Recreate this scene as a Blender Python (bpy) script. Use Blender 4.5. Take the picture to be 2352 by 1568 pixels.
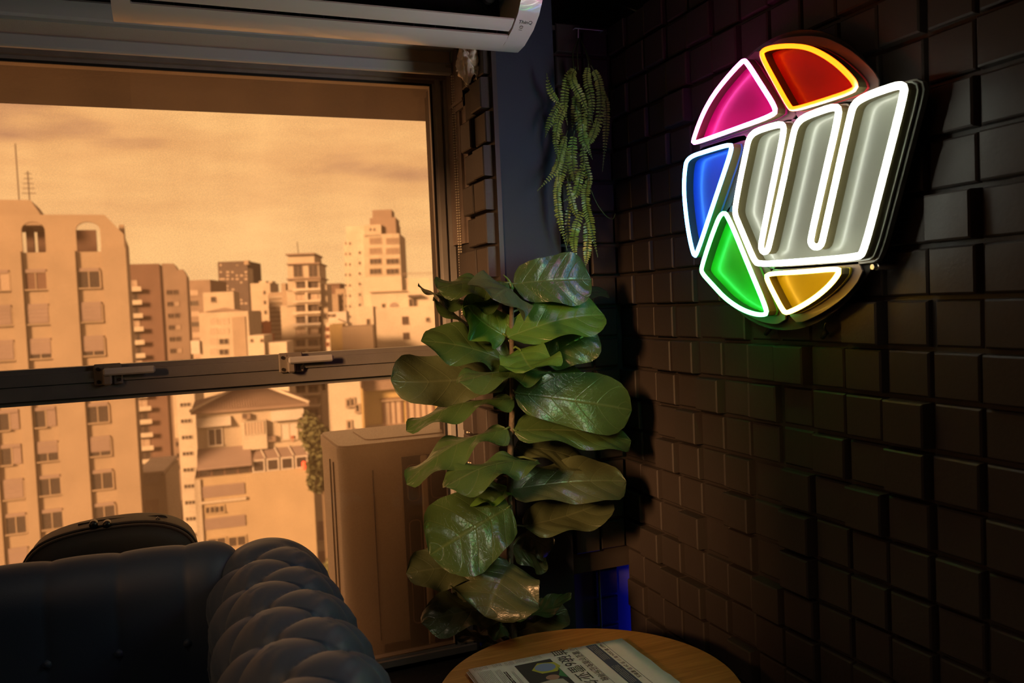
import bpy, bmesh, math, random
from mathutils import Vector, Matrix
for o in list(bpy.data.objects): bpy.data.objects.remove(o, do_unlink=True)
scene = bpy.context.scene
COL = scene.collection
R = math.radians
# ------------------------------------------------------------------ camera
F = 1921.819
YAW, PITCH, ROLL = 0.3810, -0.0458, -0.0426
CAM = Vector((-1.1238, -1.6448, 1.2698))
_fwd = Vector((math.sin(YAW)*math.cos(PITCH), math.cos(YAW)*math.cos(PITCH), math.sin(PITCH)))
_r = Vector((math.cos(YAW), -math.sin(YAW), 0)); _u = _r.cross(_fwd)
RIGHT = math.cos(ROLL)*_r + math.sin(ROLL)*_u
UP = -math.sin(ROLL)*_r + math.cos(ROLL)*_u
FWD = _fwd
cd = bpy.data.cameras.new('camera'); cam = bpy.data.objects.new('camera', cd); COL.objects.link(cam)
cam.matrix_world = Matrix(((RIGHT.x, UP.x, -FWD.x, CAM.x), (RIGHT.y, UP.y, -FWD.y, CAM.y), (RIGHT.z, UP.z, -FWD.z, CAM.z), (0, 0, 0, 1)))
cd.sensor_width = 36; cd.sensor_fit = 'HORIZONTAL'; cd.lens = 36*F/2352
cd.clip_start = 0.02; cd.clip_end = 3000
cd.dof.use_dof = True; cd.dof.focus_distance = 1.85; cd.dof.aperture_fstop = 4.6
scene.camera = cam
scene.view_settings.view_transform = 'Standard'; scene.view_settings.look = 'None'
scene.view_settings.gamma = 1; scene.view_settings.use_curve_mapping = False
scene.view_settings.exposure = 0.0
def ray(px, py): return FWD + RIGHT*((px-1176)/F) - UP*((py-784)/F)
def onX(px, py, X): d = ray(px, py); return CAM + d*((X-CAM.x)/d.x)
def onY(px, py, Y): d = ray(px, py); return CAM + d*((Y-CAM.y)/d.y)
def onZ(px, py, Z): d = ray(px, py); return CAM + d*((Z-CAM.z)/d.z)
# ------------------------------------------------------------------ sky
W = bpy.data.worlds.new('World'); scene.world = W; W.use_nodes = True
nt = W.node_tree; nt.nodes.clear()
def N(t, **k):
    n = nt.nodes.new(t)
    for a, b in k.items(): setattr(n, a, b)
    return n
def LK(a, b): nt.links.new(a, b)
wo = N('ShaderNodeOutputWorld'); bg = N('ShaderNodeBackground'); tc = N('ShaderNodeTexCoord')
mp = N('ShaderNodeMapping'); mp.inputs['Scale'].default_value = (1.6, 1.6, 8.0); LK(tc.outputs['Generated'], mp.inputs['Vector'])
no = N('ShaderNodeTexNoise'); no.inputs['Scale'].default_value = 2.2; no.inputs['Detail'].default_value = 6; no.inputs['Roughness'].default_value = .55
LK(mp.outputs[0], no.inputs['Vector'])
sx = N('ShaderNodeSeparateXYZ'); LK(tc.outputs['Generated'], sx.inputs[0])
# glow of the low sun behind cloud, off to the right of the window axis; cloud deck duller away from it
dt = N('ShaderNodeVectorMath', operation='DOT_PRODUCT'); LK(tc.outputs['Generated'], dt.inputs[0]); dt.inputs[1].default_value = (0.24, 0.96, 0.12)
g0 = N('ShaderNodeMapRange'); LK(dt.outputs['Value'], g0.inputs[0])
for i, v in enumerate((0.88, 0.985, -0.36, 0.06)): g0.inputs[i+1].default_value = v
ad = N('ShaderNodeMath', operation='MULTIPLY_ADD'); LK(no.outputs['Fac'], ad.inputs[0]); ad.inputs[1].default_value = 1.7; LK(g0.outputs[0], ad.inputs[2])
sc_ = N('ShaderNodeMath', operation='MULTIPLY'); LK(ad.outputs[0], sc_.inputs[0]); sc_.inputs[1].default_value = 1.0
cr = N('ShaderNodeValToRGB'); LK(sc_.outputs[0], cr.inputs[0])
e = cr.color_ramp.elements; e[0].position = .25; e[0].color = (.26, .125, .085, 1); e[1].position = 1.0; e[1].color = (1.05, .62, .27, 1)
e.new(.52).color = (.56, .28, .155, 1); e.new(.72).color = (.88, .48, .21, 1)
hz = N('ShaderNodeMapRange'); LK(sx.outputs['Z'], hz.inputs[0])
for i, v in enumerate((0.0, 0.17, 1.0, 0.0)): hz.inputs[i+1].default_value = v
mx = N('ShaderNodeMix', data_type='RGBA'); hm = N('ShaderNodeMath', operation='MULTIPLY'); LK(hz.outputs[0], hm.inputs[0]); hm.inputs[1].default_value = .6
LK(hm.outputs[0], mx.inputs['Factor']); LK(cr.outputs[0], mx.inputs['A']); mx.inputs['B'].default_value = (1.12, .71, .33, 1)
LK(mx.outputs['Result'], bg.inputs['Color']); bg.inputs['Strength'].default_value = 1.2
LK(bg.outputs[0], wo.inputs[0])
# low veiled sun, shining in through the added side window
sd = bpy.data.lights.new('sun', 'SUN'); sd.energy = 12.0; sd.angle = R(12); sd.color = (1.0, .55, .27)
so = bpy.data.objects.new('sun', sd); COL.objects.link(so); so.location = (0, 0, 30)
so.rotation_euler = Vector((0.76, 0.62, -0.30)).to_track_quat('-Z', 'Y').to_euler()
# ------------------------------------------------------------------ materials
MATS = {}
def mat(name, col, rough=.5, metal=0, spec=.5, noise=None, bump=None, coat=0, emit=None, es=0, trans=0, sheen=0):
    """noise=(scale, amount, (r,g,b) second colour); bump=(scale, strength)"""
    if name in MATS: return MATS[name]
    m = bpy.data.materials.new(name); m.use_nodes = True; t = m.node_tree
    b = t.nodes['Principled BSDF']
    b.inputs['Base Color'].default_value = (*col, 1); b.inputs['Roughness'].default_value = rough
    b.inputs['Metallic'].default_value = metal; b.inputs['Specular IOR Level'].default_value = spec
    b.inputs['Coat Weight'].default_value = coat; b.inputs['Sheen Weight'].default_value = sheen
    b.inputs['Transmission Weight'].default_value = trans
    if emit: b.inputs['Emission Color'].default_value = (*emit, 1); b.inputs['Emission Strength'].default_value = es
    co = t.nodes.new('ShaderNodeTexCoord')
    if noise:
        n = t.nodes.new('ShaderNodeTexNoise'); n.inputs['Scale'].default_value = noise[0]; n.inputs['Detail'].default_value = 5
        t.links.new(co.outputs['Object'], n.inputs['Vector'])
        mr = t.nodes.new('ShaderNodeMapRange'); t.links.new(n.outputs['Fac'], mr.inputs[0])
        for i, v in enumerate((.35, .68, 0, noise[1])): mr.inputs[i+1].default_value = v
        mm = t.nodes.new('ShaderNodeMix'); mm.data_type = 'RGBA'
        t.links.new(mr.outputs[0], mm.inputs['Factor']); mm.inputs['A'].default_value = (*col, 1); mm.inputs['B'].default_value = (*noise[2], 1)
        t.links.new(mm.outputs['Result'], b.inputs['Base Color'])
    if bump:
        n2 = t.nodes.new('ShaderNodeTexNoise'); n2.inputs['Scale'].default_value = bump[0]; n2.inputs['Detail'].default_value = 4
        t.links.new(co.outputs['Object'], n2.inputs['Vector'])
        bp = t.nodes.new('ShaderNodeBump'); bp.inputs['Strength'].default_value = bump[1]; bp.inputs['Distance'].default_value = .01
        t.links.new(n2.outputs['Fac'], bp.inputs['Height']); t.links.new(bp.outputs[0], b.inputs['Normal'])
    MATS[name] = m; return m
def pane_mat(name, tint, dust, refl, dust_col=(.55, .42, .30), frost='ShaderNodeBsdfTranslucent'):
    """window glass: clear with a mirror-like sheen and a film of dust"""
    m = bpy.data.materials.new(name); m.use_nodes = True; t = m.node_tree; t.nodes.clear()
    out = t.nodes.new('ShaderNodeOutputMaterial'); tr = t.nodes.new('ShaderNodeBsdfTransparent'); tr.inputs[0].default_value = (*tint, 1)
    gl = t.nodes.new('ShaderNodeBsdfGlossy'); gl.inputs['Roughness'].default_value = .02
    lw = t.nodes.new('ShaderNodeFresnel'); lw.inputs['IOR'].default_value = refl
    m1 = t.nodes.new('ShaderNodeMixShader'); t.links.new(lw.outputs[0], m1.inputs[0]); t.links.new(tr.outputs[0], m1.inputs[1]); t.links.new(gl.outputs[0], m1.inputs[2])
    df = t.nodes.new(frost); df.inputs[0].default_value = (*dust_col, 1)
    co = t.nodes.new('ShaderNodeTexCoord'); n = t.nodes.new('ShaderNodeTexNoise'); n.inputs['Scale'].default_value = 6; n.inputs['Detail'].default_value = 8
    mpp = t.nodes.new('ShaderNodeMapping'); mpp.inputs['Scale'].default_value = (1, 1, .35)
    t.links.new(co.outputs['Object'], mpp.inputs[0]); t.links.new(mpp.outputs[0], n.inputs['Vector'])
    n2 = t.nodes.new('ShaderNodeTexNoise'); n2.inputs['Scale'].default_value = 420; n2.inputs['Detail'].default_value = 2; t.links.new(co.outputs['Object'], n2.inputs['Vector'])
    mr = t.nodes.new('ShaderNodeMath'); mr.operation = 'MULTIPLY'; t.links.new(n.outputs['Fac'], mr.inputs[0]); t.links.new(n2.outputs['Fac'], mr.inputs[1])
    mr2 = t.nodes.new('ShaderNodeMath'); mr2.operation = 'MULTIPLY'; t.links.new(mr.outputs[0], mr2.inputs[0]); mr2.inputs[1].default_value = dust*4
    m2 = t.nodes.new('ShaderNodeMixShader'); t.links.new(mr2.outputs[0], m2.inputs[0]); t.links.new(m1.outputs[0], m2.inputs[1]); t.links.new(df.outputs[0], m2.inputs[2])
    t.links.new(m2.outputs[0], out.inputs[0]); MATS[name] = m; return m
# ------------------------------------------------------------------ mesh helpers
class MB:
    def __init__(s): s.v = []; s.f = []; s.mi = []; s.cur = 0; s.uv = {}
    def add(s, vs, fs):
        o = len(s.v); s.v += [tuple(v) for v in vs]
        for f in fs: s.f.append(tuple(o+i for i in f)); s.mi.append(s.cur)
        return o
    def box(s, x0, x1, y0, y1, z0, z1, M=None):
        vs = [Vector((x, y, z)) for x in (x0, x1) for y in (y0, y1) for z in (z0, z1)]
        if M is not None: vs = [M @ v for v in vs]
        s.add(vs, [(0, 1, 3, 2), (4, 6, 7, 5), (0, 4, 5, 1), (2, 3, 7, 6), (0, 2, 6, 4), (1, 5, 7, 3)])
    def bbox(s, x0, x1, y0, y1, z0, z1, b, M=None):
        """box with chamfered edges"""
        cs = []
        xs, ys, zs = (x0, x1), (y0, y1), (z0, z1)
        idx = {}
        for i in (0, 1):
            for j in (0, 1):
                for k in (0, 1):
                    sg = (1-2*i, 1-2*j, 1-2*k)
                    for a in range(3):
                        p = [xs[i], ys[j], zs[k]]
                        for q in range(3):
                            if q != a: p[q] += sg[q]*b
                        idx[(i, j, k, a)] = len(cs); cs.append(Vector(p))
        I = idx; fs = []
        for i in (0, 1): fs.append([I[(i, j, k, 0)] for j, k in ((0, 0), (1, 0), (1, 1), (0, 1))])
        for j in (0, 1): fs.append([I[(i, j, k, 1)] for i, k in ((0, 0), (1, 0), (1, 1), (0, 1))])
        for k in (0, 1): fs.append([I[(i, j, k, 2)] for i, j in ((0, 0), (1, 0), (1, 1), (0, 1))])
        for j in (0, 1):
            for k in (0, 1): fs.append([I[(0, j, k, 1)], I[(1, j, k, 1)], I[(1, j, k, 2)], I[(0, j, k, 2)]])
        for i in (0, 1):
            for k in (0, 1): fs.append([I[(i, 0, k, 0)], I[(i, 1, k, 0)], I[(i, 1, k, 2)], I[(i, 0, k, 2)]])
        for i in (0, 1):
            for j in (0, 1): fs.append([I[(i, j, 0, 0)], I[(i, j, 1, 0)], I[(i, j, 1, 1)], I[(i, j, 0, 1)]])
        for i in (0, 1):
            for j in (0, 1):
                for k in (0, 1): fs.append([I[(i, j, k, a)] for a in range(3)])
        if M is not None: cs = [M @ c for c in cs]
        s.add(cs, fs)
    def tube(s, pts, r, n=8, caps=True):
        pts = [Vector(p) for p in pts]; rs = r if isinstance(r, (list, tuple)) else [r]*len(pts)
        o = len(s.v); up = Vector((0, 0, 1))
        t0 = (pts[1]-pts[0]).normalized()
        a = t0.orthogonal().normalized()
        for i, p in enumerate(pts):
            t = (pts[min(i+1, len(pts)-1)]-pts[max(i-1, 0)]).normalized()
            a = (a - t*a.dot(t)); a = a.normalized() if a.length > 1e-6 else t.orthogonal().normalized()
            b = t.cross(a)
            for k in range(n):
                th = 2*math.pi*k/n; s.v.append(tuple(p + (a*math.cos(th)+b*math.sin(th))*rs[i]))
        for i in range(len(pts)-1):
            for k in range(n):
                s.f.append((o+i*n+k, o+i*n+(k+1) % n, o+(i+1)*n+(k+1) % n, o+(i+1)*n+k)); s.mi.append(s.cur)
        if caps:
            s.f.append(tuple(o+k for k in range(n))[::-1]); s.mi.append(s.cur)
            s.f.append(tuple(o+(len(pts)-1)*n+k for k in range(n))); s.mi.append(s.cur)
    def lathe(s, prof, c, n=32):
        """prof: (radius, z) list around vertical axis through c"""
        o = len(s.v)
        for (r, z) in prof:
            for k in range(n):
                th = 2*math.pi*k/n; s.v.append((c[0]+r*math.cos(th), c[1]+r*math.sin(th), c[2]+z))
        for i in range(len(prof)-1):
            for k in range(n):
                s.f.append((o+i*n+k, o+i*n+(k+1) % n, o+(i+1)*n+(k+1) % n, o+(i+1)*n+k)); s.mi.append(s.cur)
        s.f.append(tuple(o+k for k in range(n))[::-1]); s.mi.append(s.cur)
        s.f.append(tuple(o+(len(prof)-1)*n+k for k in range(n))); s.mi.append(s.cur)
    def grid(s, P, nu, nv, wrapv=False):
        """P: list rows of points nu x nv"""
        o = len(s.v)
        for row in P: s.v += [tuple(p) for p in row]
        for i in range(nu-1):
            for j in range(nv if wrapv else nv-1):
                j2 = (j+1) % nv
                s.f.append((o+i*nv+j, o+(i+1)*nv+j, o+(i+1)*nv+j2, o+i*nv+j2)); s.mi.append(s.cur)
        return o
    def prism(s, poly, ax, a0, a1):
        """poly of 2D points extruded along axis ax ('X','Y','Z') from a0 to a1"""
        def P(p, a):
            return {'X': (a, p[0], p[1]), 'Y': (p[0], a, p[1]), 'Z': (p[0], p[1], a)}[ax]
        n = len(poly); vs = [P(p, a0) for p in poly]+[P(p, a1) for p in poly]
        fs = [tuple(range(n))[::-1], tuple(range(n, 2*n))]+[(i, (i+1) % n, n+(i+1) % n, n+i) for i in range(n)]
        s.add(vs, fs)
    def mesh(s, name, mats, smooth=False):
        me = bpy.data.meshes.new(name); me.from_pydata(s.v, [], s.f); me.update()
        for m in (mats if isinstance(mats, (list, tuple)) else [mats]): me.materials.append(m)
        if any(s.mi): me.polygons.foreach_set('material_index', s.mi)
        bm = bmesh.new(); bm.from_mesh(me); bmesh.ops.recalc_face_normals(bm, faces=bm.faces); bm.to_mesh(me); bm.free()
        if smooth is True: me.polygons.foreach_set('use_smooth', [True]*len(me.polygons))
        elif smooth:
            me.polygons.foreach_set('use_smooth', [True]*len(me.polygons)); me.set_sharp_from_angle(angle=R(smooth))
        me.update(); return me
    def build(s, name, mats, parent=None, smooth=False):
        return link(name, s.mesh(name, mats, smooth), parent)
def link(name, me, parent=None):
    o = bpy.data.objects.new(name, me); COL.objects.link(o)
    if parent is not None:
        o.parent = parent
        pm = parent
        M = Matrix.Identity(4)
        while pm is not None: M = pm_local(pm) @ M; pm = pm.parent
        o.matrix_parent_inverse = M.inverted()
    return o
def pm_local(o): return o.matrix_parent_inverse @ Matrix.LocRotScale(o.location, o.rotation_euler, o.scale)
def tag(o, label=None, cat=None, group=None, kind=None):
    if label: o['label'] = label
    if cat: o['category'] = cat
    if group: o['group'] = group
    if kind: o['kind'] = kind
    return o
def thing(name, label, cat, loc, group=None):
    o = bpy.data.objects.new(name, None); COL.objects.link(o); o.location = loc; o.empty_display_size = .05
    return tag(o, label, cat, group)
def struct(name, mb, m, label, smooth=False):
    o = mb.build(name, m, None, smooth); return tag(o, label, kind='structure')
def chaikin(pts, it=2, closed=True):
    pts = [Vector(p) for p in pts]
    for _ in range(it):
        q = []; n = len(pts)
        for i in range(n if closed else n-1):
            a, b = pts[i], pts[(i+1) % n]; q += [a*.75+b*.25, a*.25+b*.75]
        if not closed: q = [pts[0]]+q+[pts[-1]]
        pts = q
    return pts
def spline(pts, n):
    """Catmull-Rom through pts, n samples"""
    pts = [Vector(p) for p in pts]; P = [pts[0]*2-pts[1]]+pts+[pts[-1]*2-pts[-2]]; out = []
    m = len(pts)-1
    for i in range(n):
        t = i/(n-1)*m; k = min(int(t), m-1); t -= k
        a, b, c, d = P[k:k+4]
        out.append(.5*((2*b)+(c-a)*t+(2*a-5*b+4*c-d)*t*t+(3*b-a-3*c+d)*t**3))
    return out
# ------------------------------------------------------------------ the room
wall_black = mat('wall_black_paint', (.022, .022, .026), .7, bump=(60, .15))
tile_m = mat('dark_brown_tile', (.050, .040, .035), .48, spec=.4, noise=(9, .5, (.060, .047, .040)), bump=(120, .06))
board_m = mat('tile_backing', (.045, .036, .031), .5, bump=(90, .05))
column_m = mat('column_paint', (.026, .036, .058), .75, noise=(5, .5, (.031, .041, .063)), bump=(140, .12))
floor_m = mat('floor_laminate', (.05, .035, .025), .5, noise=(4, .6, (.08, .055, .04)))
ceil_m = mat('ceiling_paint', (.05, .05, .05), .8)
alu_m = mat('aluminium_frame', (.46, .44, .42), .38, metal=.2, noise=(14, .5, (.37, .35, .34)), bump=(200, .05))
alu_dark = mat('frame_brown', (.36, .29, .25), .5, metal=.1, noise=(20, .6, (.24, .19, .165)))
gasket_m = mat('black_gasket', (.01, .01, .01), .6)
concrete_m = mat('facade_concrete', (.19, .165, .165), .9, noise=(3, .8, (.14, .12, .12)), bump=(60, .4))
YF, YW, YS = .30, .66, .365           # column front, window plane, corner strip
XC0, XC1 = -.357, -.199               # column sides
ZS = 1.99                             # top of the tiled linings
m = MB(); m.box(-3.2, .6, -3.4, .9, -.06, 0); struct('floor', m, floor_m, 'dark laminate floor of the lounge')
m = MB(); m.box(-3.2, .6, -3.4, .9, 2.62, 2.70); struct('ceiling', m, ceil_m, 'dark ceiling of the lounge')
WL = [(-2.46, -1.12, 1.68, 2.42)]      # unseen opening added to let the sun in: y0, y1, z0, z1
m = MB(); a0, a1, a2, a3 = WL[0]
for (y0, y1, z0, z1) in ((-3.4, a0, 0, 2.62), (a0, a1, 0, a2), (a0, a1, a3, 2.62), (a1, .9, 0, 2.62)): m.box(-3.26, -3.2, y0, y1, z0, z1)
struct('wall_left', m, wall_black, 'dark painted side wall with a window added for sunlight')
m = MB(); m.box(-3.2, .6, -3.46, -3.4, 0, 2.62); struct('wall_rear', m, wall_black, 'dark painted wall behind the seating')
m = MB(); m.box(.6, .66, -3.4, .9, 0, 2.62); struct('wall_outer', m, wall_black, 'dark masonry wall behind the tiled lining')
m = MB(); m.prism([(.15, .9), (.62, .9), (.62, .98), (.15, .98)], 'Z', 0, 2.62); m.box(-.34, .62, .9, .98, 0, 2.62)
struct('wall_recess', m, wall_black, 'black wall deep behind the corner lining')
# column
m = MB(); m.box(XC0, XC1, YF, .9, 0, 2.62); struct('wall_column', m, column_m, 'smooth dark slate painted column between window and tiled corner')
# parapet, beam and pier around the window
m = MB(); m.box(-3.2, XC0, .42, .74, 0, .262); struct('wall_parapet', m, wall_black, 'low black wall and sill under the window')
m = MB(); m.box(-3.2, XC0, .285, .74, 2.02, 2.62); struct('wall_beam', m, wall_black, 'dark beam above the window')
m = MB(); m.box(-3.2, -2.75, .42, .74, .262, 2.02); struct('wall_pier', m, wall_black, 'dark pier at the far end of the window')
# ---- square relief tiles
PH, PW = 0.5/6, 0.5/6*1.1092
def tile_mesh(w, h, d, key, cache={}):
    if key in cache: return cache[key]
    a, b = w/2, h/2; be = .0028; s_ = .0012
    mb = MB()
    ring = lambda x, i: [(x, -a+i, -b+i), (x, a-i, -b+i), (x, a-i, b-i), (x, -a+i, b-i)]
    v = ring(0, 0)+ring(-(d-be), s_)+ring(-d, s_+be)
    mb.add(v, [(0+i, (i+1) % 4, 4+(i+1) % 4, 4+i) for i in range(4)]+[(4+i, 4+(i+1) % 4, 8+(i+1) % 4, 8+i) for i in range(4)]+[(8, 9, 10, 11)])
    cache[key] = mb.mesh('tile', tile_m); return cache[key]
HT = [.004, .011, .018, .028]
HM = {  # how proud each tile stands, read off the wall: row -> tiles from column -4
 11: '21211212112121', 10: '12212112211211', 9: '21121211121121', 8: '12131212112112', 7: '21211201211121', 6: '12122111121211',
 5: '21120011212121', 4: '12112121121312', 3: '21221122111211', 2: '01210200131011', 1: '01331123121122', 0: '21213120123112',
 -1: '10231110213211', -2: '00321202132122', -3: '12111313112211', -4: '21130203122111', -5: '23211232112121', -6: '12332122121211', -7: '21221312112121', -8: '12121212121211'}
XB = .012
m = MB(); m.box(XB, XB+.05, -3.4, YS+.02, 0, ZS)
wr = struct('wall_right', m, board_m, 'dark wall lined with square relief tiles behind the neon sign')
rnd = random.Random(4)
GAP = .0072
def rtile(c, j, hgt, parent):
    dz = .003 if j % 6 == 0 else 0
    o = link('tile', tile_mesh(PW-GAP, PH-GAP, HT[hgt], ('r', hgt)), None)
    o.parent = parent; o.location = (XB, -(c+.5)*PW + rnd.uniform(-.0008, .0008), 1.0+(j+.5)*PH)
    return o
for j, row in HM.items():
    for k, ch in enumerate(row): rtile(k-4, j, int(ch), wr)
# rows and columns past those, joined
mb = MB()
for j in range(-12, 12):
    for c in range(-4, 30):
        if c < 10 and j in HM: continue
        d = rnd.choice(HT); y = -(c+.5)*PW; z = 1.0+(j+.5)*PH; a = (PW-GAP)/2; b = (PH-GAP)/2
        if y-a < -3.38: continue
        mb.add([(XB, y-a, z-b), (XB, y+a, z-b), (XB, y+a, z+b), (XB, y-a, z+b), (XB-d, y-a+.003, z-b+.003), (XB-d, y+a-.003, z-b+.003), (XB-d, y+a-.003, z+b-.003), (XB-d, y-a+.003, z+b-.003)],
               [(0, 1, 5, 4), (1, 2, 6, 5), (2, 3, 7, 6), (3, 0, 4, 7), (4, 5, 6, 7)])
o = mb.build('tile_field', tile_m, wr); o['kind'] = 'stuff'
# corner strip beside the column (faces the room), with an open niche below
ZN = .53
m = MB(); m.box(XC1, XB, YS+.012, YS+.03, ZN, ZS)
wc = struct('wall_corner', m, board_m, 'narrow tiled strip between the column and the tiled wall')
RZ = Matrix.Rotation(R(90), 4, 'Z')
def ytile(x, y, z, w, h, d, key, parent):
    """tile facing the room (-Y)"""
    o = link('tile', tile_mesh(w, h, d, key), None); o.parent = parent
    o.matrix_local = Matrix.Translation((x, y, z)) @ RZ
    return o
PS = .0815
for j in range(-5, 12):
    for k in range(2):
        z = 1.0+(j+.5)*PH
        if z-PH/2 < ZN-.01: continue
        h = rnd.choice((1, 2, 1, 2)); ytile(XB-.014-PS*(k+.5), YS+.012, z, PS-.007, PH-GAP, HT[h], ('s', h), wc)
m = MB(); m.box(XC1, .14, YS+.11, YS+.13, 0, ZN+.05); m.box(XC1, XB, YS+.03, YS+.13, ZN+.0, ZN+.05); m.box(.12, .14, YS+.03, YS+.13, 0, ZN+.05)
wn = struct('wall_niche', m, mat('niche_paint', (.10, .10, .11), .5), 'dark open niche below the tiled corner strip')
for j in range(-12, -5):
    ytile(XB-.030, YS+.11, 1.0+(j+.5)*PH, PS-.007, PH-GAP, HT[1], ('n', 1), wn)
# ledge piece on top of the strip and the deeper tiles above it
mb = MB(); mb.box(XC1, .14, YS+.0, .9, ZS-.012, ZS); struct('trim_1', mb, board_m, 'dark ledge on top of the tiled corner lining')
m = MB(); m.box(.14, .6, .862, .9, 1.95, 2.62); m.box(-.199, .14, .862, .9, 1.95, 2.62)
wu = struct('wall_upper', m, board_m, 'tiled wall deep above the ledge in the corner')
for a in range(-4, 5):
    for b in range(-1, 5):
        h = rnd.choice((1, 2)); ytile(.21+a*.0925, .862, 2.197+b*.0925, .084, .084, HT[h], ('u', h), wu)
# side of the column facing the window
m = MB(); m.box(XC0-.012, XC0, YF-.004, .655, .262, 1.437); m.box(XC0-.012, XC0, YF-.004, .475, 1.437, 2.0)
wv = struct('wall_reveal', m, board_m, 'tiled side of the column facing the window')
wv_x = XC0-.012
for j in range(-9, 12):
    z = 1.0+(j+.5)*PH
    if z-PH/2 < .262: continue
    for k in range(4):
        y = YF+.006+PW*.95*(k+.5)
        if y+PW/2 > .655: continue
        if z > 1.43 and y+PW/2 > .50: continue
        h = rnd.choice((1, 2, 3, 2, 3))
        o = link('tile', tile_mesh(PW*.95-GAP, PH-GAP, HT[h], ('v', h)), None); o.parent = wv; o.location = (wv_x, y, z)
# ------------------------------------------------------------------ window
glass_m = pane_mat('dusty_hazed_glass', (.98, .93, .85), .11, 1.40, (.88, .70, .50))  # dust film strengthened in amber so it also stands in for haze
ZG0, ZG1 = .285, 1.897
XG0, XG1 = -2.70, -.415
ZR0, ZR1 = 1.073, 1.160
win = thing('window_1', None, None, ((XG0+XG1)/2, YW, .262)); tag(win, 'wide two-light aluminium window looking over the city', kind='structure')
mb = MB()
mb.box(-2.75, XC0-.012, YW-.03, YW+.05, 1.905, 2.02); mb.box(-2.75, XC0-.012, YW-.012, YW+.05, 1.897, 1.907)
mb.box(-2.75, XC0-.012, .60, .635, 1.945, 2.02)
mb.build('head', alu_dark, win)
mb = MB(); mb.box(-2.75, XC0-.012, YW-.05, YW+.05, .262, .275); mb.box(-2.75, XC0-.012, YW-.05, YW-.040, .262, .293); mb.box(-2.75, XC0-.012, YW-.006, YW+.006, .262, .285)
mb.build('sill_track', alu_m, win)
mb = MB()
for (a, b, y0, y1) in ((XG1, XG1+.006, YW-.010, YW+.03), (XG1+.006, XG1+.020, YW-.022, YW+.04), (XG1+.020, XG1+.028, YW-.008, YW+.04), (XG1+.028, XC0-.014, YW-.026, YW+.05)):
    mb.box(a, b, y0, y1, .275, 1.905)
mb.build('stile', alu_m, win)
mb = MB()      # wide outer jamb past the end of the tiles
for (y0, y1, dx) in ((.478, .50, .020), (.503, .545, .010), (.548, .590, .016), (.593, .633, .022)):
    mb.box(XC0-.012-dx+.012, XC0, y0, y1, 1.440, 2.02)
mb.build('jamb', alu_dark, win)
mb = MB(); mb.box(XC0-.020, XC0, .478, .633, 1.80, 1.985); mb.box(XC0-.026, XC0-.018, .49, .60, 1.815, 1.823); mb.build('jamb_block', alu_dark, win)
mb = MB()
mb.box(XG0, XG1+.004, YW-.016, YW+.03, ZR0, ZR1-.02)
mb.box(XG0, XG1+.004, YW-.030, YW-.014, ZR0+.012, ZR0+.046)
mb.box(XG0, XG1+.004, YW-.036, YW-.014, ZR0+.048, ZR1-.012)
mb.box(XG0, XG1+.004, YW-.020, YW+.02, ZR1-.014, ZR1)
mb.build('rail', mat('rail_aluminium', (.20, .185, .17), .38, metal=.15, noise=(14, .5, (.15, .14, .13)), bump=(200, .05)), win)
mb = MB(); mb.box(XG0, XG1+.004, YW-.008, YW-.002, ZG1-.006, ZG1+.004); mb.box(XG1-.006, XG1+.003, YW-.009, YW-.002, ZG0, ZG1); mb.build('gasket', gasket_m, win)
mb = MB(); mb.box(XG0, XG1, YW-.003, YW+.003, ZR1-.004, ZG1+.003); tag(mb.build('pane', glass_m, win), 'dusty upper window pane')
mb = MB(); mb.box(XG0, XG1, YW-.003, YW+.003, ZG0, ZR0+.004); tag(mb.build('pane', glass_m, win), 'dusty lower window pane')
latch_m = mat('latch_zinc', (.26, .22, .18), .42, metal=.3); screw_m = mat('dark_screw', (.03, .025, .02), .5, metal=.5)
for (px, py) in ((250, 843), (670, 819)):
    p = onY(px, py, YW-.036); z = ZR1-.018; x = p.x
    l = bpy.data.objects.new('latch', None); COL.objects.link(l); l.parent = win; l.location = Vector((x, YW-.036, z))-win.location
    Mx = lambda mb, nm, mt, sm=30: mb.build(nm, mt, l, sm)
    bpy.context.view_layer.update()
    b_ = MB(); b_.bbox(x-.034, x-.010, YW-.040, YW-.032, z-.030, z+.020, .003); b_.bbox(x+.008, x+.030, YW-.040, YW-.032, z-.030, z-.004, .003); b_.bbox(x-.034, x+.028, YW-.039, YW-.030, z-.003, z+.022, .003)
    Mx(b_, 'plate', latch_m)
    b_ = MB(); b_.tube([(x-.005, YW-.036, z+.004), (x-.005, YW-.060, z+.004)], .010, 12); b_.bbox(x-.014, x+.006, YW-.058, YW-.034, z-.030, z+.008, .004)
    Mx(b_, 'pivot', latch_m)
    b_ = MB(); b_.bbox(x-.012, x+.105, YW-.066, YW-.056, z-.006, z+.012, .004); Mx(b_, 'lever', alu_m)
    b_ = MB()
    for (dx, dz) in ((-.024, .010), (-.024, -.021), (.022, -.018)): b_.tube([(x+dx, YW-.038, z+dz), (x+dx, YW-.043, z+dz)], .0045, 10)
    Mx(b_, 'screw', screw_m)
for k, (y0, y1, z0, z1) in enumerate(WL):  # unseen window, added so sunlight reaches plant, rail and tiled corner
    w2 = thing('window_%d' % (k+2), None, None, (-3.23, (y0+y1)/2, z0)); tag(w2, 'wide side window added to let sunlight in', kind='structure')
    mb = MB(); mb.box(-3.25, -3.21, y0, y1, z0, z0+.03); mb.box(-3.25, -3.21, y0, y1, z1-.03, z1); mb.box(-3.25, -3.21, y0, y0+.03, z0, z1); mb.box(-3.25, -3.21, y1-.03, y1, z0, z1)
    mb.build('frame', alu_m, w2)
    mb = MB(); mb.box(-3.233, -3.227, y0, y1, z0, z1); mb.build('pane', glass_m, w2)
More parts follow.
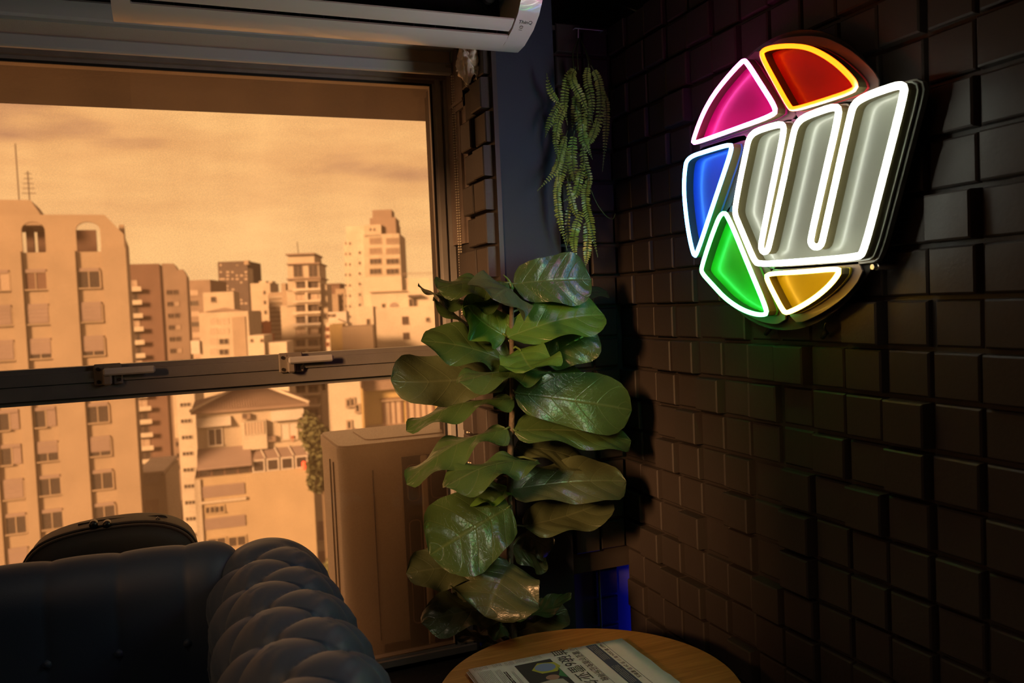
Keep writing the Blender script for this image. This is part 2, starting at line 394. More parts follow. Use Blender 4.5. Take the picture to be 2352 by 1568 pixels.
# ------------------------------------------------------------------ outside face of this building
m = MB(); m.box(-6, 6, .74, .80, -42, .24); m.box(-6, 6, .74, 1.30, 1.939, 2.3)
m.box(-.20, 6, .74, .80, .24, 1.939)
tag(m.build('facade', concrete_m), 'rough brown concrete eave and face of this building outside the window', kind='structure')
m = MB(); m.box(-1.2, 1.0, .80, 1.35, .09, .165); tag(m.build('trim_2', concrete_m), 'concrete ledge outside the window carrying the outdoor unit', kind='structure')
# ------------------------------------------------------------------ neon sign
XSIGN = -.072
def S(cx, cy): p = onX(1540+cx*.4464, 60+cy*.4464, XSIGN); return Vector((p.y, p.z))
tubes = {
 'magenta': [(405, 176), (483, 298), (566, 428), (552, 458), (345, 532), (140, 604), (132, 596), (180, 462), (235, 362), (305, 272), (388, 182)],
 'orange': [(484, 150), (500, 122), (570, 106), (660, 103), (730, 113), (800, 144), (870, 190), (930, 245), (974, 296), (976, 330), (800, 388), (650, 432), (632, 418), (560, 290)],
 'blue': [(105, 676), (210, 642), (325, 608), (338, 622), (300, 740), (235, 930), (152, 1180), (138, 1182), (112, 1070), (96, 950), (87, 840), (92, 740)],
 'green': [(287, 938), (330, 1010), (420, 1230), (518, 1462), (510, 1484), (455, 1482), (380, 1455), (300, 1400), (240, 1335), (178, 1268), (178, 1240), (230, 1080)],
 'yellow': [(510, 1290), (522, 1273), (700, 1264), (882, 1246), (893, 1262), (850, 1322), (780, 1385), (700, 1437), (622, 1474), (603, 1470), (560, 1390)],
 'white': [(470, 1226), (720, 1208), (985, 1187), (1016, 1165), (1120, 760), (1226, 345), (1224, 312), (1198, 303), (1090, 338), (1005, 372), (964, 405), (948, 460), (880, 760), (806, 1090), (796, 1128), (765, 1140), (741, 1118), (744, 1085), (815, 770), (887, 462), (886, 424), (862, 415), (760, 448), (692, 478), (664, 515), (652, 560), (590, 850), (530, 1118), (518, 1158), (496, 1163), (484, 1140), (490, 1100), (550, 800), (605, 545), (600, 508), (572, 507), (490, 530), (440, 553), (420, 590), (410, 640), (380, 780), (354, 920), (350, 965), (368, 1010), (400, 1085), (448, 1200)],
}
TC = {'magenta': ((1.0, .09, .50), 26), 'orange': ((1.0, .10, .002), 7.0), 'blue': ((.06, .32, 1.0), 26), 'green': ((.06, 1.0, .17), 26), 'yellow': ((1.0, .56, .06), 20), 'white': ((.96, 1.0, .84), 24)}
PC = {'magenta': (.32, .010, .14), 'orange': (.62, .035, .045), 'blue': (.045, .10, .42), 'green': (.06, .32, .035), 'yellow': (.30, .25, .012), 'white': (.165, .17, .14)}
def resample(pts, step):
    out = []; n = len(pts); carry = 0
    for i in range(n):
        a, b = pts[i], pts[(i+1) % n]; L = (b-a).length; t = carry
        while t < L: out.append(a+(b-a)*(t/L)); t += step
        carry = t-L
    return out
def area(p): return .5*sum(p[i].x*p[(i+1) % len(p)].y-p[(i+1) % len(p)].x*p[i].y for i in range(len(p)))
def offset(p, d):
    n = len(p); sg = 1 if area(p) > 0 else -1; out = []
    for i in range(n):
        a = (p[i]-p[i-1]).normalized(); b = (p[(i+1) % n]-p[i]).normalized(); t = (a+b)
        t = t.normalized() if t.length > 1e-6 else a
        nn = Vector((t.y, -t.x))*sg; c = max(.45, math.sqrt(max(0, (1+a.dot(b))/2)))
        out.append(p[i]+nn*(d/c))
    return out
ctr = onX(1815, 410, XSIGN)
sign = thing('neon_sign', 'round multicoloured neon sign with white fluted letter on the tiled wall', 'neon sign', (0, ctr.y, ctr.z))
base_white = mat('tube_silicone', (.075, .06, .022), .5)
outl = {}
for nm, raw in tubes.items():
    p2 = [S(*q) for q in raw]
    cl = resample(chaikin(p2, 3), .006); outl[nm] = (p2, cl)
    w = .0053 if nm == 'white' else .0040
    col, st = TC[nm]
    em = mat('neon_'+nm, (.9, .9, .9), .4, emit=col, es=st)
    n = len(cl); sec = [(-w, .0), (-w, .6), (-.75*w, .9), (0, 1), (.75*w, .9), (w, .6), (w, 0)]
    D0, D1 = XSIGN+.002, XSIGN-.012
    o_in = []; verts = []
    mb = MB(); rows = []; rows2 = []
    for i in range(n):
        t = (cl[(i+1) % n]-cl[i-1]).normalized(); nn = Vector((t.y, -t.x))
        rows.append([(D0-.009+(D1-D0)*h*.42, cl[i].x+nn.x*s, cl[i].y+nn.y*s) for s, h in sec])
        rows2.append([(D0+.012, cl[i].x+nn.x*s, cl[i].y+nn.y*s) if h < 0 else (D0+.012-(.0212)*h, cl[i].x+nn.x*s*.85, cl[i].y+nn.y*s*.85) for s, h in ((-w, 0), (-w, 1), (w, 1), (w, 0))])
    rows.append(rows[0]); rows2.append(rows2[0])
    mb.grid(rows, n+1, len(sec)); tag(mb.build('neon_tube', em, sign, True), 'glowing %s neon outline' % nm)
    mb = MB(); mb.grid(rows2, n+1, 4); mb.build('tube_base', base_white, sign)
    # coloured acrylic panel under the tube
    pm = mat('acrylic_'+nm, PC[nm], .30, spec=.4, coat=.12)
    mb = MB(); mb.prism([tuple(q) for q in offset(cl, .007 if nm == 'white' else .004)], 'X', XSIGN+.012, XSIGN+.016)
    tag(mb.build('panel', pm, sign), '%s acrylic panel of the sign' % nm)
    if nm != 'white':
        bm_ = mat('acrylic_frosted', (.13, .095, .085), .4, coat=.1)
        mb = MB(); mb.prism([tuple(q) for q in offset(resample(chaikin(p2, 1), .006), .019)], 'X', XSIGN+.020, XSIGN+.023)
        tag(mb.build('border', bm_, sign), 'pale frosted border behind the %s panel' % nm)
    else:
        mb = MB(); mb.prism([tuple(q) for q in offset(cl, .011)], 'X', XSIGN+.020, XSIGN+.030)
        tag(mb.build('border', mat('acrylic_grey', (.09, .09, .075), .3), sign), 'grey backing of the white letter')
# clear round base board
arcs = [(132, 596), (180, 462), (235, 362), (305, 272), (570, 106), (660, 103), (730, 113), (870, 190), (112, 1070), (96, 950), (87, 840), (240, 1335), (300, 1400), (380, 1455), (622, 1474), (700, 1437), (780, 1385)]
Q = [S(*a) for a in arcs]
# least squares circle
import numpy as np
A_ = np.array([[2*q.x, 2*q.y, 1] for q in Q]); B_ = np.array([q.x**2+q.y**2 for q in Q]); sol = np.linalg.lstsq(A_, B_, rcond=None)[0]
cr_ = math.sqrt(sol[2]+sol[0]**2+sol[1]**2)
clear = pane_mat('clear_acrylic', (.80, .78, .76), .30, 1.5, (.22, .20, .18), 'ShaderNodeBsdfDiffuse')
mb = MB(); mb.prism([(sol[0]+(cr_+.026)*math.cos(t*math.pi/48), sol[1]+(cr_+.026)*math.sin(t*math.pi/48)) for t in range(96)], 'X', XSIGN+.032, XSIGN+.036)
tag(mb.build('base_board', clear, sign), 'clear round acrylic base board')
steel = mat('steel', (.55, .52, .48), .3, metal=1)
for (cx, cy) in ((1052, 318), (112, 648), (150, 1245), (985, 1240)):
    q = S(cx, cy); mb = MB(); mb.tube([(XSIGN+.022, q.x, q.y), (XSIGN+.030, q.x, q.y), (XSIGN+.031, q.x, q.y), (XB-.004, q.x, q.y)], [.0045, .0045, .006, .006], 12); mb.build('standoff', steel, sign, 40)
blk = mat('black_rubber', (.012, .012, .012), .5)
mb = MB()
for (px, py) in ((1767, 752), (1897, 760)):
    a = onX(px, py-18, XSIGN+.036); b = onX(px+2, py+2, XB-.03); c = onX(px-8, py+14, XB-.02)
    mb = MB(); mb.tube([a, (a+b)/2+Vector((-.004, 0, 0)), b, b+(c-b)*.1, c], [.002, .002, .002, .005, .005], 8); mb.build('cable', blk, sign, True)
# ------------------------------------------------------------------ wall mounted air conditioner
acw = mat('ac_white_plastic', (.72, .68, .62), .28, coat=.25, noise=(2, .3, (.66, .62, .56)))
acd = mat('ac_dark_inside', (.012, .012, .014), .45)
XE, XA = -.312, -1.206
prof = [(.28, 2.15), (.28, 1.884), (.262, 1.879), (.219, 1.883), (.164, 1.902), (.129, 1.925), (.107, 1.952), (.095, 1.99), (.090, 2.05), (.092, 2.12), (.11, 2.15)]
ac = thing('air_conditioner', 'white split air conditioner hung over the window', 'air conditioner', ((XE+XA)/2, .28, 1.88))
mb = MB(); mb.prism(prof, 'X', XE-.052, XE); mb.build('end_cap', acw, ac, 50)
mb = MB(); mb.prism(prof, 'X', XA, XA+.035); mb.build('end_cap', acw, ac, 50)
x0, x1 = XA+.035, XE-.052
mb = MB(); mb.prism([(.28, 2.15), (.28, 1.884), (.262, 1.879), (.240, 1.8805), (.222, 1.8835), (.205, 1.8875), (.192, 1.8940), (.195, 1.8985), (.212, 1.8985), (.250, 1.93), (.265, 2.15)], 'X', x0, x1); mb.build('lower_shell', acw, ac, 50)
mb = MB(); mb.prism([(.216, 1.895), (.25, 1.93), (.265, 2.13), (.25, 2.13), (.236, 1.94), (.21, 1.902)], 'X', x0+.002, x1-.002); mb.build('outlet_back', acd, ac)
mb = MB(); mb.prism([(.182, 1.9005), (.165, 1.9045), (.146, 1.9155), (.147, 1.919), (.166, 1.909), (.183, 1.9045)], 'X', x0+.006, x1-.003); mb.build('louver', acw, ac, 40)
mb = MB(); mb.prism([(.107, 1.972), (.095, 1.99), (.090, 2.05), (.092, 2.12), (.11, 2.15), (.24, 2.15), (.24, 2.13), (.12, 2.13), (.11, 2.0)], 'X', x0, x1); mb.build('front_panel', acw, ac, 50)
mb = MB(); mb.box(0, .002, .190, .222, 1.900, 1.935); vme = mb.mesh('vane', acd)
for k in range(16):
    o = link('vane', vme, ac); o.matrix_parent_inverse = Matrix.Translation(-ac.location); o.location = (x0+.03+k*(x1-x0-.06)/15, 0, 0)
mb = MB(); mb.tube([(x1-.04, .20, 1.985), (x1-.04, .215, 1.985)], .016, 20); mb.build('motor_boss', mat('ac_grey', (.05, .05, .05), .4), ac, 40)
def text(body, size, M, m, parent, name='lettering', ext=.0002, align='LEFT'):
    cu = bpy.data.curves.new(name, 'FONT'); cu.body = body; cu.size = size; cu.extrude = ext; cu.align_x = align; cu.resolution_u = 2
    ob = bpy.data.objects.new(name, cu); COL.objects.link(ob)
    dg = bpy.context.evaluated_depsgraph_get(); me = bpy.data.meshes.new_from_object(ob.evaluated_get(dg))
    bpy.data.objects.remove(ob, do_unlink=True); me.transform(M); me.materials.clear(); me.materials.append(m)
    return link(name, me, parent)
ink_grey = mat('grey_ink', (.06, .06, .06), .6)
def on_profile(px, py):
    """point and tangent on the curved right end of the unit where a pixel meets it"""
    best = None
    for i in range(3, 7):
        (ya, za), (yb, zb) = prof[i-1], prof[i]
        n = Vector((0, -(zb-za), (yb-ya))).normalized(); d = ray(px, py); P0 = Vector((0, ya, za))
        t = (P0-CAM).dot(n)/d.dot(n); P = CAM+d*t
        if min(ya, yb)-1e-4 <= P.y <= max(ya, yb)+1e-4: best = (P, Vector((0, yb-ya, zb-za)).normalized(), n)
    return best
r1 = on_profile(1190, 53)
if r1:
    P, T, n = r1
    if n.y > 0: n = -n
    X = Vector((1, 0, 0)); U = T if T.z > 0 else -T
    Mt = Matrix(((X.x, U.x, n.x, P.x+n.x*.0006), (X.y, U.y, n.y, P.y+n.y*.0006), (X.z, U.z, n.z, P.z+n.z*.0006), (0, 0, 0, 1)))
    text('ThinQ', .013, Mt, ink_grey, ac)
    mb = MB(); q = lambda u, v: Mt @ Vector((u, v, 0))
    mb.tube([q(.011+.004*math.cos(t), -.010+.004*math.sin(t)) for t in [k*math.pi/6 for k in range(13)]], .0004, 5)
    mb.tube([q(.007, -.018), q(.015, -.018)], .0004, 4); mb.tube([q(.008, -.010), q(.015, -.007)], .0004, 4)
    mb.build('lettering', ink_grey, ac)
# ------------------------------------------------------------------ roller blind
blindw = mat('blind_white', (.62, .63, .64), .4); fabric = mat('blind_fabric', (.60, .52, .42), .8, bump=(400, .2))
YB_ = .585
bl = thing('roller_blind', 'rolled up beige roller blind with white bottom bar over the window', 'blind', (-1.5, YB_, 1.90))
mb = MB(); mb.bbox(-2.72, -.366, YB_-.035, YB_+.030, 1.968, 2.016, .006); mb.build('cassette', blindw, bl)
mb = MB(); mb.box(-2.71, -.382, YB_-.003, YB_-.001, 1.930, 1.970); mb.build('cloth', fabric, bl)
mb = MB(); mb.bbox(-2.715, -.378, YB_-.012, YB_+.008, 1.905, 1.936, .004); mb.build('bottom_bar', blindw, bl)
mb = MB(); mb.bbox(-.382, -.366, YB_-.020, YB_+.015, 1.938, 1.968, .003); mb.box(-.398, -.380, YB_-.014, YB_-.012, 1.922, 1.930); mb.build('bracket', mat('bracket_green', (.35, .40, .30), .5), bl)
mb = MB()
ico = [(0, 0, 1), (.894, 0, .447), (.276, .851, .447), (-.724, .526, .447), (-.724, -.526, .447), (.276, -.851, .447), (.724, .526, -.447), (-.276, .851, -.447), (-.894, 0, -.447), (-.276, -.851, -.447), (.724, -.526, -.447), (0, 0, -1)]
icf = [(0, 1, 2), (0, 2, 3), (0, 3, 4), (0, 4, 5), (0, 5, 1), (1, 6, 2), (2, 7, 3), (3, 8, 4), (4, 9, 5), (5, 10, 1), (2, 6, 7), (3, 7, 8), (4, 8, 9), (5, 9, 10), (1, 10, 6), (6, 11, 7), (7, 11, 8), (8, 11, 9), (9, 11, 10), (10, 11, 6)]
for sx_, dy in ((-.3765, 0), (-.3815, .004)):
    z = 1.90
    while z > .42:
        c = Vector((sx_+.0008*math.sin(z*7), .570+dy, z)); mb.add([c+Vector(v)*.0029 for v in ico], icf); z -= .0072
o = mb.build('bead_chain', mat('chain_cream', (.92, .85, .68), .35), bl, True); o['kind'] = 'stuff'
# crumpled plastic film stuffed above the jamb
rn = random.Random(9)
rows = []; FC = onX(1082, 138, -.392)
for i in range(26):
    u = i/25; row = []
    for k in range(30):
        th = 2*math.pi*k/30
        rr = (.026+.016*math.sin(u*math.pi))*(1+.16*math.sin(th*5+u*9)+.10*math.sin(th*11-u*17)+.10*rn.uniform(-1, 1))
        c = FC+Vector((-.008*math.sin(u*3), 0, .06-.115*u))
        row.append(c+Vector((.60*rr*math.cos(th)*-1, rr*math.sin(th)*1.0, .012*math.sin(th*3+u*6))))
    rows.append(row)
# hangs over the edge of the jamb
mb = MB(); mb.grid(rows, 26, 30, True)
film = mat('plastic_film', (.85, .76, .62), .22, coat=.4, bump=(40, .6))
fo = mb.build('plastic_film', film, None, True); tag(fo, 'crumpled clear plastic film stuffed at the top of the window jamb', 'plastic film')
# wall hook and fern come with the plants
# ------------------------------------------------------------------ the city outside
def ext(name, c, v=.8, rough=.85):
    c = tuple(x*.62 for x in c)
    return mat(name, c, rough, noise=(.35, .7, tuple(x*v for x in c)), bump=(6, .25))
cream = ext('render_cream', (.66, .58, .46)); cream2 = ext('render_pale', (.76, .69, .57)); yellow = ext('render_yellow', (.68, .52, .24)); tan_ = ext('render_tan', (.50, .40, .30))
brownw = ext('brick_brown', (.24, .150, .115)); greyb = ext('concrete_grey', (.37, .28, .22)); darkt = ext('tower_dark', (.15, .115, .10)); redb = ext('brick_red', (.50, .17, .085))
mauve = ext('shutter_mauve', (.42, .33, .30)); whitew = ext('shutter_white', (.78, .73, .66)); tilef = ext('roof_tile', (.36, .27, .22)); stained = ext('stained_render', (.64, .52, .35), .78)
bronze = ext('building_left_cream', (.52, .42, .31))
wglass = mat('far_glass', (.055, .045, .04), .25, spec=.5); wglass2 = mat('far_curtain', (.36, .29, .23), .6); trimw = mat('far_trim', (.60, .53, .44), .7)
class Fac:
    """vertical plane through the point seen at a pixel, D metres off; local x along it, y into it, z up"""
    def __init__(s, px, py, D, ang):
        d = ray(px, py); h = math.hypot(d.x, d.y); s.O = CAM+d*(D/h); a = R(ang)
        s.u = Vector((math.cos(a), math.sin(a), 0)); s.d = Vector((-math.sin(a), math.cos(a), 0))
        s.M = Matrix(((s.u.x, s.d.x, 0, s.O.x), (s.u.y, s.d.y, 0, s.O.y), (0, 0, 1, 0), (0, 0, 0, 1)))
    def __call__(s, px, py, dep=0):
        d = ray(px, py); P0 = s.O+s.d*dep; t = (P0-CAM).dot(s.d)/d.dot(s.d); P = CAM+d*t-s.O
        return P.dot(s.u), (CAM+d*t).z
    def box(s, mb, s0, s1, d0, d1, z0, z1): mb.box(s0, s1, d0, d1, z0, z1, s.M)
    def pbox(s, mb, x0, y0, x1, y1, d0, d1, dep=0):
        a, zt = s((x0+x1)/2, y0, dep); _, zb = s((x0+x1)/2, y1, dep); s0 = s(x0, (y0+y1)/2, dep)[0]; s1 = s(x1, (y0+y1)/2, dep)[0]
        mb.box(s0, s1, d0, d1, zb, zt, s.M); return s0, s1, zb, zt
    def poly(s, mb, pts, d0, d1):
        n = len(pts); vs = [s.M @ Vector((p[0], d0, p[1])) for p in pts]+[s.M @ Vector((p[0], d1, p[1])) for p in pts]
        mb.add(vs, [tuple(range(n)), tuple(range(n, 2*n))[::-1]]+[(i, (i+1) % n, n+(i+1) % n, n+i) for i in range(n)])
GZ = -42.0
def bld(name, label, fc): return thing(name, label, 'building', (fc.O.x, fc.O.y, GZ))
def fwin(par, fc, s0, s1, z0, z1, mull=1, gm=None, fm=None, b=.10, dep=0, sill=True):
    """a window: frame with mullions, its pane a sub-part"""
    mb = MB(); o = dep
    fc.box(mb, s0-b, s0, o-.10, o+.05, z0-b, z1+b); fc.box(mb, s1, s1+b, o-.10, o+.05, z0-b, z1+b)
    fc.box(mb, s0, s1, o-.10, o+.05, z1, z1+b); fc.box(mb, s0-(b if sill else 0), s1+(b if sill else 0), o-(.22 if sill else .1), o+.05, z0-b, z0)
    for k in range(mull): x = s0+(s1-s0)*(k+1)/(mull+1); fc.box(mb, x-.04, x+.04, o-.08, o+.05, z0, z1)
    w = mb.build('window', fm or trimw, par); mb = MB(); fc.box(mb, s0, s1, o-.04, o+.02, z0, z1); mb.build('pane', gm or wglass, w); return w
def pwin(par, fc, x0, y0, x1, y1, mull=1, gm=None, fm=None, dep=0, b=.10, sill=True):
    a, b_ = fc(x0, (y0+y1)/2, dep)[0], fc(x1, (y0+y1)/2, dep)[0]; zt = fc((x0+x1)/2, y0, dep)[1]; zb = fc((x0+x1)/2, y1, dep)[1]
    return fwin(par, fc, a, b_, zb, zt, mull, gm, fm, b, dep, sill)
def part(nm, m, par, fn, smooth=False): mb = MB(); fn(mb); return mb.build(nm, m, par, smooth)
m = MB(); m.box(-900, 1400, .9, 1900, GZ-.5, GZ); tag(m.build('ground', mat('asphalt', (.10, .085, .075), .9, noise=(.05, .8, (.16, .13, .11)))), 'grey streets far below the buildings', kind='structure')
# --- A: long apartment block with arches on its roof terrace
A = Fac(297, 740, 74, 1)
bA = bld('apartment_block', 'long cream apartment block with roof arches and vertical piers', A)
zT = A(180, 493)[1]; zF = A(200, 578)[1]; zCh = A(285, 538)[1]; sCh = A(240, 493)[0]; DA = 13
mb = MB(); A.box(mb, -42, 0, 0, DA, GZ, zF); mb.build('wall', bronze, bA)
ar = [(A(50, 545)[0], A(104, 545)[0]), (A(175, 545)[0], A(231, 545)[0]), (A(-75, 545)[0], A(-20, 545)[0])]; ar.sort()
zA = A(205, 509)[1]
mb = MB(); prev = -42
for a0, a1 in ar:
    A.box(mb, prev, a0, 0, .4, zF, zT); r_ = (a1-a0)/2; zs = zA-r_*.8
    A.poly(mb, [(a0, zs)]+[(a0+r_-r_*math.cos(t*math.pi/12), zs+r_*.8*math.sin(t*math.pi/12)) for t in range(1, 12)]+[(a1, zs), (a1, zT), (a0, zT)], 0, .4); prev = a1
A.poly(mb, [(prev, zF), (0, zF), (0, zCh), (sCh, zT), (prev, zT)], 0, .4)
mb.build('arcade', bronze, bA)
mb = MB()   # end wall of the terrace, with its own arch
def endp(y0, y1, z0, z1): A.box(mb, -.4, 0, y0, y1, z0, z1)
endp(.4, 1.6, zF, zCh); endp(4.2, DA, zF, zCh); n_ = 8
for k in range(n_):
    t0, t1 = k/n_, (k+1)/n_; zz = zF+1.6+.8*math.sin(math.pi*(t0+t1)/2); endp(1.6+2.6*t0, 1.6+2.6*t1, zz, zCh)
mb.build('end_wall', bronze, bA)
mb = MB(); s0 = A(172, 545)[0]; A.box(mb, s0-1, A(222, 545, 6)[0], 5.5, 6.0, zF, A(205, 528, 5.5)[1]); A.box(mb, A(60, 545, 5)[0], A(78, 545, 5)[0], 5, 5.5, zF, A(70, 525, 5)[1]); A.box(mb, A(86, 545, 5)[0], A(110, 545, 5)[0], 5, 5.5, zF, A(90, 530, 5)[1]); A.box(mb, -42, A(10, 545, 5)[0], 5, 5.5, zF, A(5, 530, 5)[1]); mb.build('terrace_wall', brownw, bA)
mb = MB(); q0 = A(80, 493, 3)[0]; q1 = A(92, 493, 3)[0]; zt2 = A(60, 459, 3)[1]; zb2 = zT-.5
A.poly(mb, [(-42, zb2), (q1, zb2), (q1, zt2-1.1), (A(72, 493, 3)[0], zt2), (-42, zt2)], 3, 9); mb.build('penthouse', bronze, bA)
mb = MB(); x_, z_ = A(68, 459, 5); P = A.M @ Vector((x_, 5, 0))
mb.tube([(P.x, P.y, zt2-.3), (P.x, P.y, zt2+2.6)], .05, 5)
for k in range(5): mb.tube([(P.x-.5+.06*k, P.y, zt2+.8+.4*k), (P.x+.5-.06*k, P.y, zt2+.8+.4*k)], .035, 4)
x_, z_ = A(44, 459, 5); P2 = A.M @ Vector((x_, 5, 0)); mb.tube([(P2.x, P2.y, zt2-.3), (P2.x, P2.y, A(40, 330, 5)[1])], .05, 5)
mb.build('antenna', darkt, bA)
for (x0, x1) in ((29, 56), (114, 180), (240, 296), (-60, -30)):
    a, b = A(x0, 690)[0], A(x1, 690)[0]; mb = MB(); A.box(mb, a, b, -.30, 0, GZ, zF+(.3 if x0 > 200 else .1)); mb.build('pier', bronze, bA)
FH = (A(205, 643)[1]-A(205, 1108)[1])/6
styles = {0: 'rxo', 1: 'ccc', 2: 'css', 3: 'cww', 4: 'ppo', 5: 'phs', 6: 'coo', 7: 'ooo', 8: 'css', 9: 'coo'}
for r_i in range(10):
    zc = A(205, 643)[1]-r_i*FH
    for k, (x0, x1) in enumerate(((-22, 24), (61, 110), (183, 232))):
        a, b = A(x0, 690)[0], A(x1, 690)[0]; st = styles[r_i][k]; z1, z0 = zc+.66, zc-.60
        if st in 'ox': fwin(bA, A, a, b, z0, z1, 1, brownw if st == 'x' else wglass, bronze, dep=0)
        elif st == 'r': fwin(bA, A, a, b, z0, z1, 1, wglass2, bronze)
        elif st == 'p': fwin(bA, A, a, (a+b)/2, z0, z1, 0, wglass, bronze); part('shutter', mauve, bA, lambda mb: A.box(mb, (a+b)/2+.05, b, -.08, .02, z0, z1))
        else:
            fwin(bA, A, a, b, z0, z1, 1, wglass2 if st in 'cw' else wglass, bronze)
            lo = {'c': z0+.05, 'w': z0+.15, 's': z0+.32, 'h': z0+.6}[st]; mm = whitew if st == 'w' else mauve
            def slats(mb):
                n = 8
                for q in range(n): A.box(mb, a+.02, b-.02, -.14 if q % 2 else -.12, -.03, lo+(z1-lo)*q/n, lo+(z1-lo)*(q+1)/n)
            part('shutter', mm, bA, slats)
        part('shutter_box', mauve, bA, lambda mb: A.box(mb, a, b, -.12, .02, z1+.04, z1+.28))
# --- B: brown blank walled tower with pale balconies, and its neighbour
B = Fac(331, 740, 190, -3); bB = bld('brown_tower', 'dark brown blank walled tower with pale balconies', B)
part('wall', brownw, bB, lambda mb: B.box(mb, B(286, 700)[0], B(371, 700)[0], 0, 10, GZ, B(330, 606)[1]))
FB = 2.75; zb0 = B(310, 668)[1]
for k in range(21):
    z = zb0-k*FB; a, b = B(290, 690)[0], B(327+(6 if k > 8 else 0), 690)[0]
    part('balcony', cream2, bB, lambda mb: (B.box(mb, a, b, -1.4, 0, z-.1, z+.1), B.box(mb, a, b, -1.4, -1.25, z+.1, z+.85)))
    if k < 19: fwin(bB, B, a+.5, b-.8, z+.3, z+2.2, 1, wglass if k % 3 else wglass2, greyb)
B2 = Fac(372, 740, 212, -3); bB2 = bld('stepped_tower', 'grey brown tower with stepped top beside the dark brown tower', B2)
ps = [B2(372, 900), B2(430, 900)]
part('wall', greyb, bB2, lambda mb: B2.poly(mb, [(B2(371, 700)[0], GZ), (B2(428, 700)[0], GZ), B2(428, 632), B2(420, 618), B2(408, 620), B2(399, 605), B2(371, 605)], 0, 16))
for k in range(16):
    z = B2(392, 671)[1]-k*2.75; fwin(bB2, B2, B2(386, 720)[0], B2(399, 720)[0], z-.5, z+.5, 1, wglass, greyb, sill=False)
    fwin(bB2, B2, B2(402, 720)[0], B2(412, 720)[0], z-.5, z+.5, 1, wglass2 if k % 2 else wglass, greyb, sill=False)
# --- C, D, G: mid distance towers
Cb = Fac(455, 740, 255, -16); bC = bld('tan_block', 'flat topped tan block right of the stepped tower', Cb)
part('wall', greyb, bC, lambda mb: Cb.box(mb, Cb(426, 690)[0], Cb(485, 690)[0], 0, 20, GZ, Cb(455, 643)[1]))
for k in range(9):
    z = Cb(446, 672)[1]-k*3; fwin(bC, Cb, Cb(438, 700)[0], Cb(456, 700)[0], z-.7, z+.7, 2, wglass if k % 2 else wglass2, tan_, sill=False)
Db = Fac(537, 700, 330, -18); bD = bld('dark_tower', 'dark flat topped tower with a few pale window bands', Db)
part('wall', darkt, bD, lambda mb: Db.box(mb, Db(503, 660)[0], Db(571, 660)[0], 0, 22, GZ, Db(537, 600)[1]))
rq = random.Random(5)
for k in range(30):
    x = rq.choice((505, 512, 520, 532, 542, 552, 562)); y = 607+8*rq.randint(0, 12)
    pwin(bD, Db, x, y, x+rq.choice((4, 6, 6)), y+3.2, 0, wglass2, tan_, b=.08, sill=False)
part('cap', tan_, bD, lambda mb: Db.pbox(mb, 561, 598, 571, 608, -.4, 3))
part('edge', cream2, bD, lambda mb: Db.pbox(mb, 570, 615, 574, 800, .5, 8))
Gb = Fac(600, 720, 300, -18); bG = bld('cream_slab_tower', 'slim cream tower between the dark tower and the ornate tower', Gb)
part('wall', cream, bG, lambda mb: (Gb.box(mb, Gb(577, 690)[0], Gb(622, 690)[0], 0, 14, GZ, Gb(600, 650)[1]), Gb.pbox(mb, 592, 645, 608, 651, 2, 8), Gb.pbox(mb, 614, 645, 622, 651, 2, 8)))
for k in range(10): z = Gb(600, 672)[1]-k*3.4; fwin(bG, Gb, Gb(606, 690)[0], Gb(611, 690)[0], z-.6, z+.6, 0, wglass, tan_, sill=False)
G2 = Fac(636, 720, 285, -18); bG2 = bld('banded_block', 'tan block with horizontal banding left of the ornate tower', G2)
part('wall', tan_, bG2, lambda mb: G2.box(mb, G2(617, 700)[0], G2(657, 700)[0], 0, 14, GZ, G2(636, 671)[1]))
for k in range(12): part('band', cream, bG2, lambda mb: G2.pbox(mb, 620, 680+k*10, 655, 684+k*10, -.35, 0))
# --- E: pale block with boxy roof house
E_ = Fac(515, 760, 178, -14); bE = bld('pale_block', 'pale low block with a boxy roof house and one small window', E_)
part('wall', cream, bE, lambda mb: E_.box(mb, E_(459, 770)[0], E_(573, 770)[0], 0, 16, GZ, E_(515, 716)[1]))
part('roof_house', cream, bE, lambda mb: E_.pbox(mb, 463, 670, 534, 716, 1.5, 8))
part('roof', tilef, bE, lambda mb: E_.poly(mb, [E_(468, 716), E_(560, 714), E_(512, 706)], .5, 7))
pwin(bE, E_, 485, 682, 496, 693, 0, wglass, tan_, dep=1.5)
for y in (731, 754, 778, 802):
    pwin(bE, E_, 484, y, 498, y+12, 1, wglass2 if y < 770 else wglass2, cream, sill=False); pwin(bE, E_, 504, y, 525, y+12, 1, wglass2 if y < 770 else wglass, cream, sill=False)
part('panel', tan_, bE, lambda mb: E_.pbox(mb, 536, 727, 566, 830, -.25, 0))
part('annex', whitew, bE, lambda mb: E_.pbox(mb, 440, 782, 460, 812, -.6, 3))
# --- F: red brick houses
Fb = Fac(590, 760, 235, -18); bF = bld('red_brick_house', 'stepped orange red brick house among the pale blocks', Fb)
part('wall', redb, bF, lambda mb: (Fb.pbox(mb, 571, 717, 584, 760, 3, 9), Fb.pbox(mb, 581, 739, 608, 900, 0, 10), Fb.pbox(mb, 606, 768, 618, 900, 0, 8)))
for x in (585, 598): pwin(bF, Fb, x, 746, x+5, 753, 0, wglass, brownw, sill=False)
Fc = Fac(595, 790, 165, -16); bFc = bld('white_house', 'small white house below the red brick house', Fc)
part('wall', cream2, bFc, lambda mb: (Fc.pbox(mb, 574, 770, 612, 1000, 0, 9), Fc.pbox(mb, 612, 786, 662, 1000, 1, 9)))
for x in (575, 598): pwin(bFc, Fc, x+1, 779, x+6, 785, 0, wglass, tan_, sill=False)
